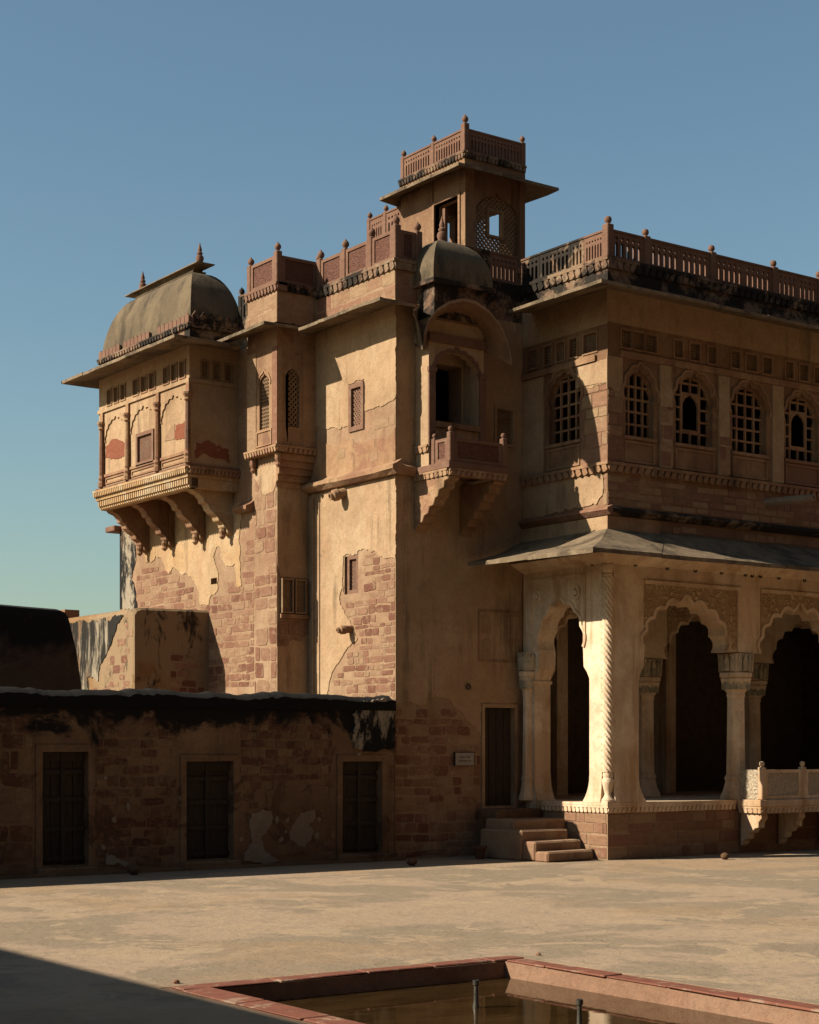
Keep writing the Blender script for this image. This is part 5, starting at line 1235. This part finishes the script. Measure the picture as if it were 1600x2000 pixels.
for k, d in enumerate(doors):
    mb = MB(); mb.plate(fw, rect(d[0] - .11, d[1] + .11, d[2] - .02, d[3] + .11), -.03, .3, [rect(d[0], d[1], d[2], d[3])]); mb.build('door_frame', M['mortar_dark'], cw, jit=.006)
    dd = MB(); x0, x1 = d[0] + .012, d[1] - .012; n = 4; wd = (x1 - x0) / n
    gap = .014 if k == 0 else .003
    for m in (1, 3):
        pass
    dd.fbox(fw, x0, x1, d[3] - .16, d[3] - .004, .10, .14)
    door = dd.build('door', M['wood'], cw)
    for m in range(n):
        MB().fbox(fw, x0 + m * wd + gap / 2, x0 + (m + 1) * wd - gap / 2, d[2] + (.02 if k == 0 else .005), d[3] - .006, .141, .175).build('plank', M['wood'], door)
    for t in (.04, .30, .56, .80): 
        z = d[2] + (d[3] - d[2]) * t; MB().fbox(fw, x0, x1, z, z + .075, .10, .1405).build('batten', M['wood'], door)
    MB().fbox(fw, (x0 + x1) / 2 - .03, (x0 + x1) / 2 + .03, d[2] + .02, d[3] - .02, .085, .099).build('centre_batten', M['wood'], door)
    MB().fbox(fw, d[0] - .1, d[1] + .1, 0.0, d[2] - .021, -.12, .5).build('threshold', M['mortar_dark'], cw, bevel=.02)
# base footing along the wall
MB().fbox(fw, -40, -3.05, .0, .05, -.16, .0).build('footing', M['mortar_dark'], cw, jit=.004)

# ------------------------------------------------------------------ walls behind
bw = thing('parapet_wall', (-10, 4.6, 0), 'thick black-stained parapet wall with a rounded end behind the courtyard wall', 'wall')
fbw = FV(4.259)
rs = []
ends = [(-40, 4.52), (-10, 4.52), (-9.4, 4.50), (-8.86, 4.485), (-8.77, 4.46), (-8.71, 4.39), (-8.67, 4.25), (-8.58, 3.9), (-8.50, 3.4), (-8.40, 2.6), (-8.25, .3)]
for a, z in ends:
    rs.append([fbw(a, 0, -.02), fbw(a, z * .5, .0), fbw(a, max(z - .16, .1), .0), fbw(a, max(z - .04, .12), .06), fbw(a, z, .22), fbw(a, z, .5), fbw(a, max(z - .06, .1), .68), fbw(a, 0, .74)])
MB().rings(rs).build('wall', M['parapet'], bw, smooth=True)
bs = thing('buttress', (-4.7, 9.8, 0), 'stained plastered buttress at the foot of the rubble block', 'wall')
BU, BV, BT = -5.519, 8.161, 4.93
rs = []
for i, v_ in enumerate((BV, BV + .06, BV + 1, BV + 2.2, BV + 3.4, BV + 4.4)):
    e = .05 if i == 0 else 0
    rs.append([(BU + e * .3, v_, 0), (BU + e * .3, v_, BT - .12 - e), (BU + .05 + e * .5, v_, BT - .03 - e), (BU + .16, v_, BT - e), (U3 - .002, v_, BT + .02 - e), (U3 - .002, v_, 0)])
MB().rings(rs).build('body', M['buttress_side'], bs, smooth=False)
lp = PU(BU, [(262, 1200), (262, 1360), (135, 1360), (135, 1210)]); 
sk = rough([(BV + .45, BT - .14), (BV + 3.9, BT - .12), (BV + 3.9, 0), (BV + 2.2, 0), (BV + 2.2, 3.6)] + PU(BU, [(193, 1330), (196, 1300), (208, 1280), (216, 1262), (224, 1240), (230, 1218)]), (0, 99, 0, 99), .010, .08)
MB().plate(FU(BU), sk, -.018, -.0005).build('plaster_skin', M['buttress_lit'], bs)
masonry(bs, FU(BU), 'u', [rect(BV + .05, BV + 2.4, 2.7, 4.7)], [sk], course=(.12, .2), width=(.15, .35), mat='stone', gap=.03, proud=(.006, .016), keep=.5)
masonry(bs, FV(BV), 'v', [rect(-4.7, U3 - .1, 2.7, 4.0)], course=(.14, .2), width=(.2, .4), mat='stone', gap=.04, proud=(.006, .014), keep=.6)
MB().box(-5.3, -4.95, 12.0, 12.35, BT - .05, BT + .22).build('coping_block', M['ashlar'], bs)

# ------------------------------------------------------------------ steps, sign, loose things
st = thing('stone_staircase', (-.8, .9, 0), 'flight of worn stone steps beside the arcade plinth', 'steps')
for i, (z, u0, u1) in enumerate(((.185, -1.34, -.24), (.365, -1.36, -.25), (.545, -1.42, -.26), (.73, -1.30, -.06))):
    vv = .12 + .33 * i; mb = MB()
    mb.box(u0, u1, vv, 2.0, 0, z); mb.build('step', M['mortar'], st, bevel=.03, jit=.014)
MB().box(-1.16, -.055, 1.80, V2 - .035, 0, .90).build('landing', M['mortar_old'], st, bevel=.02)
sg = thing('sign_board', (-1.47, V2 - .06, 1.73), 'small pale notice board with two dark lines beside the doorway', 'sign')
fs_ = FV(V2 - .06)
bd = MB().fbox(fs_, -1.697, -1.242, 1.727, 1.972, -.012, .012).build('board', M['sign'], sg, bevel=.004)
frame(sg, fs_, -1.705, -1.234, 1.719, 1.980, .012, M['iron'], -.016, .03, 'frame')
tx = MB()
for ln, (z, a0, a1) in enumerate(((1.885, -1.585, -1.345), (1.815, -1.615, -1.315))):
    a = a0
    while a < a1:
        wd = R.uniform(.014, .024)
        if R.random() > .12:
            tx.fbox(fs_, a, a + .005, z - .016, z + .016, -.0145, -.0125); tx.fbox(fs_, a + .005, a + wd * .8, z - .016 + R.choice((0, .013, .026)), z - .016 + R.choice((0, .013, .026)) + .006, -.0145, -.0125)
        a += wd + .004
tx.build('lettering', M['signtext'], sg, kind='stuff')
def boulder(x, y, r, mat, label):
    c = P(x, y, z=0); rs = []; n = 12
    for j in range(9):
        t = j / 8; z = r * 1.75 * t; rr = r * math.sqrt(max(.02, 1 - (2 * t - 1) ** 2)) * (1.0 + .1 * math.sin(3 * t))
        if j == 0: rr = r * .55
        rs.append([(c[0] + (rr + R.uniform(-.006, .006)) * math.cos(2 * math.pi * i / n), c[1] + (rr + R.uniform(-.006, .006)) * math.sin(2 * math.pi * i / n), z) for i in range(n)])
    MB().rings(rs).build('round_stone', M[mat], None, smooth=True, label=label, cat='stone', group='loose round stones on the courtyard')
boulder(262, 1709, .095, 'mortar_old', 'rounded stone lying between the first and second wall doors')
boulder(805, 1691, .085, 'terracotta', 'rounded stone lying at the foot of the tower')
boulder(1416, 1679, .075, 'mortar_old', 'rounded stone lying before the arcade plinth')
c = P(937, 1678, z=0)
pt = thing('flower_pot', (c[0], c[1], 0), 'terracotta flower pot standing by the steps landing', 'pot')
MB().lathe(c, [(.075, 0), (.12, .21), (.12, .2105), (.10, .21), (.07, .05)], 16).build('body', M['terracotta'], pt, smooth=True)
MB().lathe(c, [(.118, .19), (.14, .192), (.14, .245), (.12, .245), (.105, .2)], 16).build('rim', M['terracotta'], pt, smooth=True)
for k, (x, y, r) in enumerate(((345, 1921, .03), (1052, 1866, .025))):
    c = P(x, y, z=0.0); rs = [[(c[0] + rr * math.cos(2 * math.pi * i / 7) * R.uniform(.8, 1.1), c[1] + rr * math.sin(2 * math.pi * i / 7) * R.uniform(.8, 1.1), z) for i in range(7)] for rr, z in ((r, 0), (r * 1.1, r * .5), (r * .6, r * 1.1))]
    MB().rings(rs).build('pebble', M['ashlar'], None, label=('small pebble lying at the shaded pool corner', 'small pebble lying behind the sunlit pool corner')[k], cat='stone')
print('objects', len(bpy.data.objects), 'tris', sum(len(o.data.loop_triangles) or sum(len(p.vertices) - 2 for p in o.data.polygons) for o in bpy.data.objects if o.type == 'MESH'))
